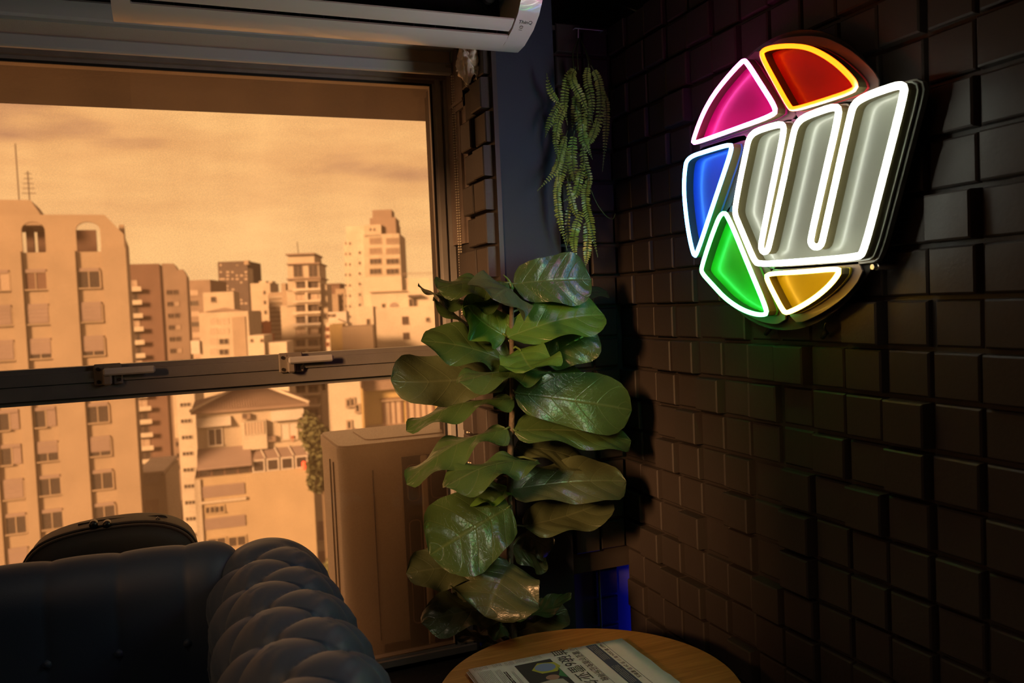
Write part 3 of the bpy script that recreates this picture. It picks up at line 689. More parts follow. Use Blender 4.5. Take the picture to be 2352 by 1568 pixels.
# --- H: ornate stepped tower
H = Fac(700, 740, 205, -16); bH = bld('ornate_tower', 'ornate stepped cream tower with pairs of arched balconies', H)
tiers = [(661, 722, 584, 606), (661, 733, 606, 640), (661, 735, 640, 665), (658, 737, 665, 700), (657, 740, 700, 1010)]
def hwall(mb):
    for (a, b, y0, y1) in tiers: H.pbox(mb, a, y0, b, max(y1, 1180) if y1 > 1000 else y1+4, 0, 14)
    H.box(mb, H(657, 800)[0], H(745, 800)[0], 0, 14, GZ, H(700, 900)[1])
part('wall', cream, bH, hwall)
part('wing', cream, bH, lambda mb: H.box(mb, H(737, 740)[0], H(753, 740)[0], 1.5, 12, GZ, H(745, 652)[1]))
part('side_wing', tan_, bH, lambda mb: H.box(mb, H(649, 740)[0], H(659, 740)[0], 1.0, 12, GZ, H(655, 650)[1]))
part('cornice', tilef, bH, lambda mb: (H.pbox(mb, 657, 582, 724, 585.5, -1, 15), H.pbox(mb, 659, 604, 735, 607, -.7, 15), H.pbox(mb, 659, 638, 738, 641.5, -.8, 15)))
part('antenna', darkt, bH, lambda mb: mb.tube([H.M @ Vector((H(680, 582)[0], 4, H(680, 584)[1])), H.M @ Vector((H(678, 582)[0], 4, H(678, 552)[1]))], .1, 5))
for x in (675, 710): pwin(bH, H, x, 609, x+19, 635, 1, wglass, greyb, b=.15)
for k in range(14):
    yy = 644+k*26.6
    for x in (681, 709):
        pwin(bH, H, x, yy+3, x+21, yy+17, 1, wglass if k % 3 != 1 else wglass2, greyb, b=.15)
    part('balcony', cream2 if k != 3 else whitew, bH, lambda mb: (H.pbox(mb, 674, yy+18, 738, yy+20, -1.3, 0), H.pbox(mb, 674, yy+20, 738, yy+23.5, -1.5, -1.2), H.pbox(mb, 703, yy, 708, yy+20, -1.0, 0)))
    part('lintel', tan_, bH, lambda mb: H.pbox(mb, 675, yy-1, 737, yy+2, -.9, 0))
# --- I: dark red slab behind
Ib = Fac(760, 690, 320, -18); bI = bld('dark_red_slab', 'dark red slab behind the ornate tower', Ib)
part('wall', brownw, bI, lambda mb: (Ib.box(mb, Ib(741, 680)[0], Ib(781, 680)[0], 0, 15, GZ, Ib(760, 652)[1]), Ib.pbox(mb, 740, 651, 782, 654, -.5, 16)))
I2 = Fac(775, 720, 280, -18); bI2 = bld('small_tan_block', 'small tan block at the foot of the tall cream tower', I2)
part('wall', tan_, bI2, lambda mb: (I2.box(mb, I2(772, 700)[0], I2(795, 700)[0], 0, 10, GZ, I2(780, 663)[1]), I2.box(mb, I2(766, 710)[0], I2(780, 710)[0], -2, 8, GZ, I2(775, 675)[1])))
for k in range(4): pwin(bI2, I2, 784, 674+k*14, 788, 680+k*14, 0, wglass, tan_, sill=False)
# --- J: tall cream tower with dark roof plant
J = Fac(838, 660, 240, -20); bJ = bld('tall_cream_tower', 'tall cream tower with grey plant rooms on its roof', J)
part('wall', cream, bJ, lambda mb: (J.box(mb, J(837, 600)[0], J(920, 600)[0], 0, 18, GZ, J(880, 537)[1]), J.box(mb, J(836, 520)[0], J(875, 520)[0], 0, 12, J(850, 545)[1], J(850, 516)[1])))
part('side_wing', cream2, bJ, lambda mb: (J.box(mb, J(797, 600)[0], J(839, 600)[0], .8, 16, GZ, J(815, 518)[1]), J.box(mb, J(790, 620)[0], J(800, 620)[0], 1.5, 14, GZ, J(795, 555)[1])))
part('plant_room', greyb, bJ, lambda mb: (J.pbox(mb, 851, 478, 896, 500, 4, 12), J.pbox(mb, 846, 497, 906, 516, 3, 14), J.pbox(mb, 874, 510, 908, 538, 2, 15)))
for y in (553, 576, 600, 623, 647, 670):
    for (a, b) in ((850, 876), (888, 916)): pwin(bJ, J, a, y-5.5, b, y+5.5, 2, wglass if y in (600, 623) else greyb, tan_, b=.2)
for k in range(8):
    y = 556+k*24
    for (x, dx) in ((802, 3.5), (793, 3)): pwin(bJ, J, x, y, x+dx, y+6, 0, wglass, cream2, dep=.8 if x > 800 else 1.5, sill=False)
    if k > 0: pwin(bJ, J, 824, y-3, 828.5, y+3, 0, wglass, cream2, dep=.8, sill=False)
for x in (849, 858): pwin(bJ, J, x, 524, x+4, 530, 0, wglass, cream, sill=False)
# --- K: white stepped block
K = Fac(900, 720, 118, -14); bK = bld('white_stepped_block', 'white stepped block with terraces left of the fiddle leaf plant', K)
part('wall', cream2, bK, lambda mb: (K.box(mb, K(831, 680)[0], K(925, 680)[0], 6, 20, GZ, K(880, 632)[1]), K.box(mb, K(922, 680)[0], K(994, 680)[0], 7, 18, GZ, K(960, 634)[1])))
part('terrace_block', cream2, bK, lambda mb: (K.box(mb, K(850, 690)[0], K(1012, 690)[0], 2, 10, GZ, K(900, 670)[1]), K.box(mb, K(864, 740)[0], K(1016, 740)[0], 0, 8, GZ, K(900, 706)[1]), K.box(mb, K(818, 740)[0], K(858, 740)[0], 1, 9, GZ, K(840, 703)[1])))
part('railing', greyb, bK, lambda mb: [K.pbox(mb, x, 626, x+1, 634, 7, 7.1, 7) for x in range(926, 994, 5)]+[K.pbox(mb, 924, 626, 994, 627, 7, 7.1, 7)])
part('ledge', tan_, bK, lambda mb: K.pbox(mb, 850, 668, 935, 671, 1.6, 2.4, 2))
pwin(bK, K, 940, 687, 957, 703, 1, wglass, tan_, dep=2); part('awning', darkt, bK, lambda mb: K.pbox(mb, 937, 677, 969, 681.5, .8, 2, 2))
mb = MB(); c0, zc0 = K(905, 704, 2); rr_ = K(915, 700, 2)[0]-c0; K.poly(mb, [(c0-rr_, zc0)]+[(c0-rr_*math.cos(t*math.pi/10), zc0+rr_*math.sin(t*math.pi/10)) for t in range(1, 10)]+[(c0+rr_, zc0)], 1.85, 2.0); mb.build('arch_window', mauve, bK)
pwin(bK, K, 925, 728, 937, 743, 1, wglass, brownw); pwin(bK, K, 927, 765, 939, 777, 1, wglass, brownw); pwin(bK, K, 979, 730, 986, 737, 0, wglass, tan_); pwin(bK, K, 878, 698, 884, 706, 0, wglass, tan_, dep=2)
pwin(bK, K, 843, 733, 849, 745, 0, wglass, tan_, dep=1)
K2 = Fac(815, 780, 105, -14); bK2 = bld('windowless_tan_wall', 'windowless tan house in front of the white stepped block', K2)
part('wall', tan_, bK2, lambda mb: K2.box(mb, K2(786, 775)[0], K2(857, 775)[0], 0, 8, GZ, K2(820, 749)[1]))
part('side_wall', yellow, bK2, lambda mb: K2.box(mb, K2(757, 775)[0], K2(787, 775)[0], .6, 8, GZ, K2(770, 745)[1]))
for (x, y) in ((748, 752), (751, 770), (752, 790)): pass
K3 = Fac(752, 760, 150, -16); bK3 = bld('gabled_house', 'cream gabled house right of the ornate tower', K3)
part('wall', cream2, bK3, lambda mb: K3.poly(mb, [(K3(744, 800)[0], GZ), (K3(800, 800)[0], GZ), K3(798, 744), K3(775, 732), K3(748, 742)], 0, 9))
part('roof_room', whitew, bK3, lambda mb: K3.pbox(mb, 750, 716, 792, 744, 3, 9))
pwin(bK3, K3, 752, 722, 760, 727, 0, wglass, tan_, dep=3, sill=False); pwin(bK3, K3, 763, 722, 770, 727, 0, wglass, tan_, dep=3, sill=False)
for y in (752, 769, 787): pwin(bK3, K3, 750, y, 755, y+7, 0, wglass, redb, sill=False)
# --- N: narrow service tower
Nb = Fac(430, 1050, 132, -10); bN = bld('service_tower', 'narrow pale tower with rows of small triple windows', Nb)
part('wall', cream2, bN, lambda mb: Nb.box(mb, Nb(410, 1000)[0], Nb(452, 1000)[0], 0, 9, GZ, Nb(430, 880)[1]))
part('rear_wing', cream, bN, lambda mb: Nb.box(mb, Nb(396, 1000)[0], Nb(411, 1000)[0], 2, 9, Nb(404, 1010)[1], Nb(430, 880)[1]))
for k in range(10):
    y = 929+k*37.4; x = 414+k*1.9; pwin(bN, Nb, x, y-4, x+23, y+4, 2, wglass, cream2, b=.08, sill=False)
# --- M: apartment house with hip roof, awnings and glazed terrace
Mb = Fac(580, 1050, 77, -3); bM = bld('hip_roofed_house', 'cream apartment house with tiled hip roof, awnings and glazed terrace', Mb)
zE = Mb(575, 940)[1]; sL, sR = Mb(451, 960)[0], Mb(702, 960)[0]; zUp = Mb(575, 1034, 2)[1]
part('wall', cream, bM, lambda mb: Mb.box(mb, sL, sR, 2, 11, zUp-3, zE))
mb = MB(); rz = Mb(575, 893, 5)[1]; rl, rr2 = Mb(540, 900, 5)[0], Mb(612, 900, 5)[0]; ev = .5
V = [Mb.M @ Vector(p) for p in ((sL-ev, 1.5, zE), (sR+ev, 1.5, zE), (sR+ev, 11.5, zE), (sL-ev, 11.5, zE), (rl, 6, rz), (rr2, 6, rz), (sL-ev, 1.5, zE-.25), (sR+ev, 1.5, zE-.25), (sR+ev, 11.5, zE-.25), (sL-ev, 11.5, zE-.25))]
mb.add(V, [(0, 1, 5, 4), (1, 2, 5), (2, 3, 4, 5), (3, 0, 4), (0, 6, 7, 1), (1, 7, 8, 2), (2, 8, 9, 3), (3, 9, 6, 0), (6, 9, 8, 7)])
rf = mb.build('roof', tilef, bM)
mb = MB(); nT = 46      # rows of half-round roof tiles running down the front slope
for k in range(nT):
    t = (k+.5)/nT; b0 = Vector((sL-ev+(sR-sL+2*ev)*t, 1.5, zE)); x = b0.x
    f_ = min(1, (x-(sL-ev))/(rl-(sL-ev)) if x < rl else ((sR+ev)-x)/((sR+ev)-rr2) if x > rr2 else 1)
    top = Vector((x, 1.5+4.5*f_, zE+(rz-zE)*f_)); mb.tube([Mb.M @ (b0+Vector((0, 0, .03))), Mb.M @ (top+Vector((0, 0, .03)))], .07, 6)
o = mb.build('tile_courses', tilef, rf, True); o['kind'] = 'stuff'
mb = MB()
for a, b in ((0, 4), (1, 5)): mb.tube([V[a]+Vector((0, 0, .08)), V[b]+Vector((0, 0, .08))], .16, 8)
mb.build('hip_ridge', cream2, rf, True)
def awn(x0, y0, x1, y1):
    def fn(mb):
        a, zt = Mb(x0, y0, 2); b, _ = Mb(x1, y0, 2); zb = Mb(x0, y1, 2)[1]
        n = 5
        for k in range(n): Mb.box(mb, a, b, 2-.25-.10*k, 2.0, zt-(zt-zb)*(k+1)/n, zt-(zt-zb)*k/n+.02)
    part('awning', whitew, bM, fn)
awn(450, 961, 530, 981); awn(622, 944, 697, 966)
pwin(bM, Mb, 480, 985, 509, 1021, 1, wglass, whitew, dep=2, b=.12)
part('bay', cream2, bM, lambda mb: Mb.pbox(mb, 556, 965, 612, 1030, 1.4, 2, 2))
pwin(bM, Mb, 562, 969, 605, 996, 5, wglass2, cream2, dep=1.4, b=.06, sill=False)
pwin(bM, Mb, 646, 972, 682, 1008, 1, whitew, cream, dep=2)
part('door', redb, bM, lambda mb: Mb.pbox(mb, 668, 1000, 675, 1012, 1.8, 2, 2))
for (x, y) in ((561, 955), (619, 1006)): part('condenser', greyb, bM, lambda mb: (Mb.pbox(mb, x-5, y-6, x+14, y+6, 1.5, 2, 2),)); part('condenser_fan', darkt, bM, lambda mb: mb.tube([Mb.M @ Vector((Mb(x, y, 1.5)[0], 1.46, Mb(x, y, 1.5)[1])), Mb.M @ Vector((Mb(x, y, 1.5)[0], 1.5, Mb(x, y, 1.5)[1]))], .2, 12))
mb = MB(); a, zt = Mb(452, 1036, 1); b = Mb(576, 1036, 1)[0]; zb = Mb(514, 1068, 0)[1]
mb.add([Mb.M @ Vector(p) for p in ((a, 2, zt), (b, 2, zt), (b, -.6, zb), (a, -.6, zb), (a, 2, zt-.15), (b, 2, zt-.15), (b, -.6, zb-.15), (a, -.6, zb-.15))], [(0, 1, 2, 3), (4, 7, 6, 5), (0, 3, 7, 4), (1, 5, 6, 2), (3, 2, 6, 7)]); mb.build('lean_to_roof', mauve, bM)
zL = Mb(575, 1086)[1]
part('lower_wall', stained, bM, lambda mb: Mb.box(mb, Mb(449, 1130)[0], Mb(722, 1150)[0], 0, 11, GZ, zL))
part('terrace_back', darkt, bM, lambda mb: Mb.box(mb, Mb(453, 1090)[0], Mb(712, 1090)[0], 1.8, 2.0, zL, zUp))
for k in range(4): pwin(bM, Mb, 458+k*30, 1069, 484+k*30, 1093, 0, wglass, brownw, b=.08, sill=False, dep=.4)
# glazed terrace: posts, glass panes, sloped roof panes
gp = [(577+k*33) for k in range(5)]; zg1 = Mb(640, 1052)[1]
for k in range(4):
    a, b = Mb(gp[k]+3, 1068)[0], Mb(gp[k+1]-2, 1068)[0]
    fwin(bM, Mb, a+.1, b-.1, zL+.1, zg1-.1, 0, wglass, whitew, b=.13, dep=.1, sill=False)
    mb = MB(); c0_, c1_ = a, b; zt3 = Mb(640, 1028, 1.8)[1]
    mb.add([Mb.M @ Vector(p) for p in ((a, .1, zg1+.1), (b, .1, zg1+.1), (b-.3, 1.9, zt3), (a-.3, 1.9, zt3), (a, .1, zg1), (b, .1, zg1), (b-.3, 1.9, zt3-.1), (a-.3, 1.9, zt3-.1))], [(0, 1, 2, 3), (4, 7, 6, 5), (0, 4, 5, 1), (1, 5, 6, 2), (3, 2, 6, 7), (0, 3, 7, 4)]); mb.build('roof_pane', mauve, bM)
    mb = MB(); mb.tube([Mb.M @ Vector((b+.08, .05, zg1+.12)), Mb.M @ Vector((b-.22, 1.9, zt3+.05))], .07, 6); mb.build('glazing_bar', whitew, bM)
part('beacon', mat('red_beacon', (.9, .1, .05), .4, emit=(1, .08, .03), es=2.0), bM, lambda mb: mb.lathe([(.06, -.4), (.16, -.3), (.18, .3), (.05, .4)], tuple(Mb.M @ Vector((Mb(698, 1069, -.3)[0], -.3, Mb(698, 1069, -.3)[1]))), 10))
for (x0, y0, x1, y1) in ((464, 1112, 562, 1139), (470, 1186, 564, 1212)):
    def slats2(mb):
        a, zt = Mb(x0, (y0+y1)/2)[0], Mb((x0+x1)/2, y0)[1]; b, zb = Mb(x1, (y0+y1)/2)[0], Mb((x0+x1)/2, y1)[1]; n = 9
        for k in range(n): Mb.box(mb, a, b, -.12 if k % 2 else -.06, 0, zb+(zt-zb)*k/n, zb+(zt-zb)*(k+1)/n)
    part('louver', mauve, bM, slats2)
for (x0, y0, x1, y1) in ((473, 1164, 492, 1177), (495, 1162, 514, 1175), (478, 1236, 518, 1256), (526, 1232, 564, 1252)): pwin(bM, Mb, x0, y0, x1, y1, 1, wglass, stained)
part('fascia', cream2, bM, lambda mb: (Mb.pbox(mb, 452, 1146, 566, 1152, -.25, 0), Mb.pbox(mb, 452, 1100, 466, 1300, -.2, 0)))
# --- low houses right of it and trees
Pb = Fac(748, 1200, 100, -5); bP = bld('low_terraced_house', 'low house with mauve window bands behind the outdoor unit', Pb)
part('wall', cream2, bP, lambda mb: (Pb.box(mb, Pb(718, 1200)[0], Pb(800, 1200)[0], 0, 9, GZ, Pb(748, 1132)[1])))
for (y0, y1) in ((1194, 1238), (1262, 1290)): pwin(bP, Pb, 730, y0, 790, y1, 2, mauve, cream2)
P2_ = Fac(745, 1090, 120, -8); bP2 = bld('dark_garden_house', 'dark open fronted house under the trees', P2_)
part('wall', brownw, bP2, lambda mb: P2_.box(mb, P2_(715, 1100)[0], P2_(790, 1100)[0], 0, 8, GZ, P2_(745, 1062)[1]))
for k in range(3): pwin(bP2, P2_, 722+k*18, 1088, 736+k*18, 1112, 0, wglass, greyb)
part('ledge', cream, bP2, lambda mb: P2_.pbox(mb, 715, 1118, 790, 1128, -2, 0))
Lb = Fac(850, 930, 52, -6); bL = bld('yellow_house', 'ochre yellow house with tall barred windows and tiled eave', Lb)
part('wall', yellow, bL, lambda mb: Lb.box(mb, Lb(842, 940)[0], Lb(1130, 940)[0], 0, 8, GZ, Lb(940, 887)[1]))
part('eave', tilef, bL, lambda mb: Lb.poly(mb, [(Lb(838, 940)[0], Lb(940, 889)[1]), (Lb(1140, 940)[0], Lb(940, 889)[1]), (Lb(1140, 940)[0], Lb(940, 868)[1]), (Lb(838, 940)[0], Lb(940, 868)[1])], -.6, 8))
part('plinth', tan_, bL, lambda mb: Lb.pbox(mb, 843, 966, 1120, 1100, -.12, 0))
for (x0, x1) in ((884, 920), (938, 992), (1010, 1060)): pwin(bL, Lb, x0, 918, x1, 974, 3 if x1-x0 > 40 else 2, wglass2, brownw, b=.14)
part('window_box', tan_, bL, lambda mb: Lb.pbox(mb, 874, 911, 1066, 915, -.25, 0))
L2 = Fac(842, 930, 50, -6); bL2 = bld('pale_gable_wall', 'pale side wall with small windows next to the yellow house', L2)
part('wall', cream2, bL2, lambda mb: L2.box(mb, L2(764, 940)[0], -.3, .2, 1.6, GZ, L2(800, 862)[1]))
for (x, y) in ((797, 918), (806, 916), (818, 930), (799, 968)): pwin(bL2, L2, x, y, x+6, y+14, 0, wglass, tan_, dep=.2)
Ob = Fac(350, 1140, 92, -8); bO = bld('white_flat_roofed_house', 'small white flat roofed house at the foot of the long apartment block', Ob)
part('wall', cream2, bO, lambda mb: Ob.box(mb, Ob(314, 1150)[0], Ob(384, 1150)[0], 0, 9, GZ, Ob(350, 1092)[1]))
part('roof', whitew, bO, lambda mb: (Ob.pbox(mb, 312, 1082, 378, 1088, -.3, 9), Ob.poly(mb, [Ob(318, 1112), Ob(362, 1108), Ob(372, 1086), Ob(316, 1090)], -.12, 0)))
pwin(bO, Ob, 328, 1148, 364, 1190, 1, wglass2, cream)
leafd = mat('far_foliage', (.075, .085, .035), .7, noise=(.8, .8, (.12, .12, .05))); barkm = mat('far_bark', (.12, .09, .06), .9)
def tree(label, px, py, D, rx, rz, seed, n=900):
    rt = random.Random(seed); d = ray(px, py); P = CAM+d*(D/math.hypot(d.x, d.y)); t = thing('tree', label, 'tree', (P.x, P.y, GZ))
    mb = MB(); mb.tube([(P.x, P.y, GZ), (P.x+.2, P.y, (GZ+P.z)/2), (P.x, P.y, P.z)], [.45, .3, .15], 8); mb.build('trunk', barkm, t, True)
    mb = MB()
    lob = [(rt.uniform(-.6, .6), rt.uniform(-.6, .6), rt.uniform(-.7, .7), rt.uniform(.4, .6)) for _ in range(9)]
    for _ in range(n):
        a, b, c, rr3 = rt.choice(lob); v = Vector((rt.gauss(0, 1), rt.gauss(0, 1), rt.gauss(0, 1))).normalized()*rr3*rt.uniform(.75, 1)
        p = P+Vector(((a+v.x)*rx, (b+v.y)*rx, (c+v.z)*rz)); s = rt.uniform(.18, .42)
        e1 = Vector((rt.gauss(0, 1), rt.gauss(0, 1), rt.gauss(0, 1))).normalized(); e2 = e1.orthogonal().normalized()
        mb.add([p-e1*s, p+e2*s*.5, p+e1*s, p-e2*s*.5], [(0, 1, 2, 3)])
    o = mb.build('crown', leafd, t); o['kind'] = 'stuff'
tree('dark green tree between the hip roofed house and the pale gable wall', 738, 1035, 70, 1.6, 3.1, 1, 1600)
tree('bushy green tree rising behind the corner of the outdoor unit', 778, 1330, 62, 1.6, 2.2, 2, 1000)
# ------------------------------------------------------------------ chesterfield sofa
velvet = mat('navy_velvet', (.011, .025, .055), .58, sheen=.10, bump=(500, .08), noise=(4, .4, (.009, .021, .047)))
MS = Matrix.Translation((-.990, .165, 0)) @ Matrix.Rotation(R(-4), 4, 'Z'); MA = Matrix.Translation((-.972, .160, 0)) @ Matrix.Rotation(R(-.5), 4, 'Z')
sofa = thing('chesterfield_sofa', 'navy blue velvet chesterfield sofa with button tufted arm', 'sofa', (-.990, .165, 0))
def section(hw, zc, zb_in, zb_out, n):
    """inner bottom -> over the roll -> outer bottom; returns (x, z, nx, nz, arc)"""
    L1 = zc-zb_in; L2 = math.pi*hw; L3 = zc-zb_out; T = L1+L2+L3; out = []
    for i in range(n):
        a = T*i/(n-1)
        if a < L1: out.append((-hw, zb_in+a, -1, 0, a))
        elif a < L1+L2: th = (a-L1)/hw; out.append((-hw*math.cos(th), zc+hw*math.sin(th), -math.cos(th), math.sin(th), a))
        else: out.append((hw, zc-(a-L1-L2), 1, 0, a))
    return out, L1+L2/2
ARMS, top_a = section(.126, .668, .30, .16, 150)
PYT, PAT = .072, .105
def tuft(y, a):
    p = y/PYT; q = (a-top_a-.055)/PAT
    U, Vv = (p+q)/2, (p-q)/2
    pil = (abs(math.sin(math.pi*U))*abs(math.sin(math.pi*Vv)))**.62
    du, dv = U-round(U), Vv-round(Vv); dd = math.exp(-((du+dv)**2*8+(du-dv)**2*8)*5)
    fold = .0018*math.sin(26*(p*.4+q*2.2))*math.exp(-((du-dv)**2)*30)
    return -.020*(1-pil)-.012*dd+fold+.005
rows = []; NY = 240; y0_, y1_ = .115, -.86
for i in range(NY):
    y = y0_+(y1_-y0_)*i/(NY-1); e0 = min(1, max(0, (y0_-y)/.11)); k = math.sqrt(max(0, 1-(1-e0)**2)); k = .02+.98*k
    row = []
    for (x, z, nx, nz, a) in ARMS:
        fade = max(0, min(1, (y0_-.10-y)/.06))*max(0, min(1, (a-.02)/.10))*max(0, min(1, (ARMS[-1][4]-.20-a)/.10))
        d = tuft(y, a)*fade
        xx = x+nx*d; zz = z+nz*d
        xx *= (.55+.45*k); zz = .30+(zz-.30)*(.88+.12*k) if zz > .30 else zz
        row.append(MA @ Vector((xx, y-(1-k)*0, zz)))
    rows.append(row)
mb = MB(); mb.grid(rows, NY, len(ARMS)); nA = len(ARMS)
mb.f.append(tuple(range(nA))); mb.mi.append(0); mb.f.append(tuple((NY-1)*nA+k for k in range(nA))); mb.mi.append(0)
tag(mb.build('arm', velvet, sofa, True), 'button tufted rolled arm')
btn = MB(); nb = 0
for i in range(-2, 14):
    for j in range(-3, 4):
        if (i+j) % 2: continue
        y = -(i)*PYT; a = top_a+.055+j*PAT
        if y > -.03 or y < -.84 or not .10 < a < ARMS[-1][4]-.30: continue
        t = a/ARMS[-1][4]*(nA-1); x, z, nx, nz, _ = ARMS[int(t)]
        c = MA @ Vector((x-nx*.026, y, z-nz*.026)); b1 = MB()
        b1.add([c+Vector(v)*.0085 for v in ico], icf); b1.build('button', velvet, sofa, True)
# back
BK, top_b = section(.078, .722, .30, .14, 70)
rows = []; NX = 200; xa, xb = -1.42, -.040
def chan(x, a):
    s_ = abs(math.sin(math.pi*(x+.02)/.125)); t = max(0, min(1, (a-.05)/.1))*max(0, min(1, (top_b+.10-a)/.06))
    return -.0075*(1-s_**.30)*t
for i in range(NX):
    x = xa+(xb-xa)*i/(NX-1); e0 = min(1, max(0, (xb-x)/.07)); k = math.sqrt(max(0, 1-(1-e0)**2))
    row = []
    for (yy, z, ny, nz, a) in BK:
        d = chan(x, a); Y_ = (yy+ny*d)*(.25+.75*k); Z_ = z+nz*d
        if Z_ > .5: Z_ = .5+(Z_-.5)*(.86+.14*k)
        row.append(MS @ Vector((x, .03+Y_, Z_)))
    rows.append(row)
mb = MB(); mb.grid(rows, NX, len(BK)); nb_ = len(BK)
mb.f.append(tuple(range(nb_))); mb.mi.append(0); mb.f.append(tuple((NX-1)*nb_+k for k in range(nb_))); mb.mi.append(0)
tag(mb.build('backrest', velvet, sofa, True), 'channelled low backrest')
for k in range(1, 9):
    for z in (.62, .50):
        x = -.02-.125*k-(.0625 if z < .6 else 0)
        b1 = MB(); c = MS @ Vector((x, .03-.072, z)); b1.add([c+Vector(v)*.010 for v in ico], icf); b1.build('button', velvet, sofa, True)
mb = MB(); mb.bbox(-1.42, -.10, -.84, -.045, .26, .44, .03, MS); mb.build('seat_cushion', velvet, sofa, 40)
mb = MB(); mb.bbox(-1.42, .10, -.86, .10, .10, .27, .015, MS); mb.build('base', velvet, sofa, 40)
for (x, y) in ((-1.36, .05), (.05, .05), (-1.36, -.80), (.05, -.80)):
    b1 = MB(); c = MS @ Vector((x, y, 0)); b1.lathe([(.018, 0), (.028, .10)], c, 12); b1.build('foot', mat('dark_wood', (.03, .018, .012), .4), sofa, 30)
# ------------------------------------------------------------------ backpack on the sill
bagm = mat('bag_black_nylon', (.018, .013, .011), .55, bump=(700, .2)); bagp = mat('bag_piping', (.035, .022, .016), .5)
bo = [(-1.475, .263), (-1.485, .50), (-1.482, .70), (-1.455, .765), (-1.40, .792), (-1.30, .803), (-1.20, .800), (-1.135, .775), (-1.105, .735), (-1.098, .66), (-1.105, .45), (-1.115, .263)]
bag = thing('backpack', 'black nylon backpack standing on the window sill behind the sofa', 'backpack', (-1.29, .52, .262))
bo2 = [Vector((p[0], p[1])) for p in bo]; bo2 = chaikin(bo2[1:-1], 2, False); bo2 = [Vector(bo[0])]+bo2+[Vector(bo[-1])]
cen = Vector((-1.29, .52)); rows = []
for (y, s) in ((.435, .80), (.438, .90), (.447, .965), (.462, .992), (.50, 1.0), (.56, 1.0), (.585, .985), (.598, .95), (.602, .85)):
    rows.append([Vector((cen.x+(p.x-cen.x)*s, y, max(.263, cen.y+(p.y-cen.y)*s))) for p in bo2])
mb = MB(); nbp = len(bo2); mb.grid(rows, len(rows), nbp); mb.f.append(tuple(range(nbp))); mb.mi.append(0); mb.f.append(tuple((len(rows)-1)*nbp+k for k in range(nbp))); mb.mi.append(0)
for i in range(len(rows)-1): mb.f.append((i*nbp, i*nbp+nbp-1, (i+1)*nbp+nbp-1, (i+1)*nbp)); mb.mi.append(0)
mb.build('body', bagm, bag, 50)
for y, s in ((.455, .985), (.470, 1.0)):
    mb = MB(); mb.tube([Vector((cen.x+(p.x-cen.x)*s, y, cen.y+(p.y-cen.y)*s)) for p in bo2[2:-2]], .0035, 6); mb.build('piping', bagp, bag, True)
for px in (215, 246):
    p = onY(px, 1203, .465); mb = MB(); mb.tube([(p.x, .452, p.z), (p.x, .456, p.z), (p.x, .475, p.z), (p.x, .478, p.z)], [.007, .009, .009, .007], 12); mb.build('zip_pull', mat('zip_black', (.006, .006, .006), .35), bag, True)
mb = MB(); mb.tube(spline([onY(180, 1208, .53), onY(250, 1196, .53), onY(330, 1190, .53), onY(375, 1188, .53), onY(380, 1200, .53)], 24), .006, 6); mb.build('handle', bagm, bag, True)
mb = MB(); p = onY(362, 1187, .50); mb.tube([(p.x-.004, p.y, p.z-.006), (p.x, p.y, p.z), (p.x+.004, p.y, p.z-.006)], .0022, 6); mb.build('ring', steel, bag, True)
# ------------------------------------------------------------------ round wooden side table
def wood(name, c0, c1):
    m = bpy.data.materials.new(name); m.use_nodes = True; t = m.node_tree; b = t.nodes['Principled BSDF']; b.inputs['Roughness'].default_value = .38
    co = t.nodes.new('ShaderNodeTexCoord'); mp_ = t.nodes.new('ShaderNodeMapping'); mp_.inputs['Scale'].default_value = (3, 60, 3); mp_.inputs['Rotation'].default_value = (0, 0, R(8))
    n = t.nodes.new('ShaderNodeTexNoise'); n.inputs['Scale'].default_value = 2.2; n.inputs['Detail'].default_value = 6; n.inputs['Distortion'].default_value = .6
    t.links.new(co.outputs['Object'], mp_.inputs[0]); t.links.new(mp_.outputs[0], n.inputs['Vector'])
    r = t.nodes.new('ShaderNodeValToRGB'); r.color_ramp.elements[0].position = .35; r.color_ramp.elements[0].color = (*c0, 1); r.color_ramp.elements[1].position = .68; r.color_ramp.elements[1].color = (*c1, 1)
    t.links.new(n.outputs['Fac'], r.inputs[0]); t.links.new(r.outputs[0], b.inputs['Base Color'])
    bp = t.nodes.new('ShaderNodeBump'); bp.inputs['Strength'].default_value = .1; bp.inputs['Distance'].default_value = .002; t.links.new(n.outputs['Fac'], bp.inputs['Height']); t.links.new(bp.outputs[0], b.inputs['Normal'])
    return m
oak = wood('oak_veneer', (.30, .125, .025), (.44, .20, .045))
ZTB = .52; TCX, TCY, TR = -.420, -.213, .295
tb = thing('side_table', 'round oak topped side table beside the sofa arm', 'table', (TCX, TCY, 0))
mb = MB(); mb.lathe([(TR-.004, -.026), (TR, -.022), (TR, -.004), (TR-.003, 0)], (TCX, TCY, ZTB), 96); mb.build('table_top', oak, tb, 40)
blackm = mat('black_metal', (.015, .015, .015), .4, metal=.4)
mb = MB(); mb.lathe([(.028, .02), (.022, .06), (.022, ZTB-.05), (.07, ZTB-.027)], (TCX, TCY, 0), 24); mb.build('column', blackm, tb, 40)
mb = MB(); mb.lathe([(.17, 0), (.17, .012), (.16, .02), (.03, .026)], (TCX, TCY, 0), 48); mb.build('base', blackm, tb, 40)
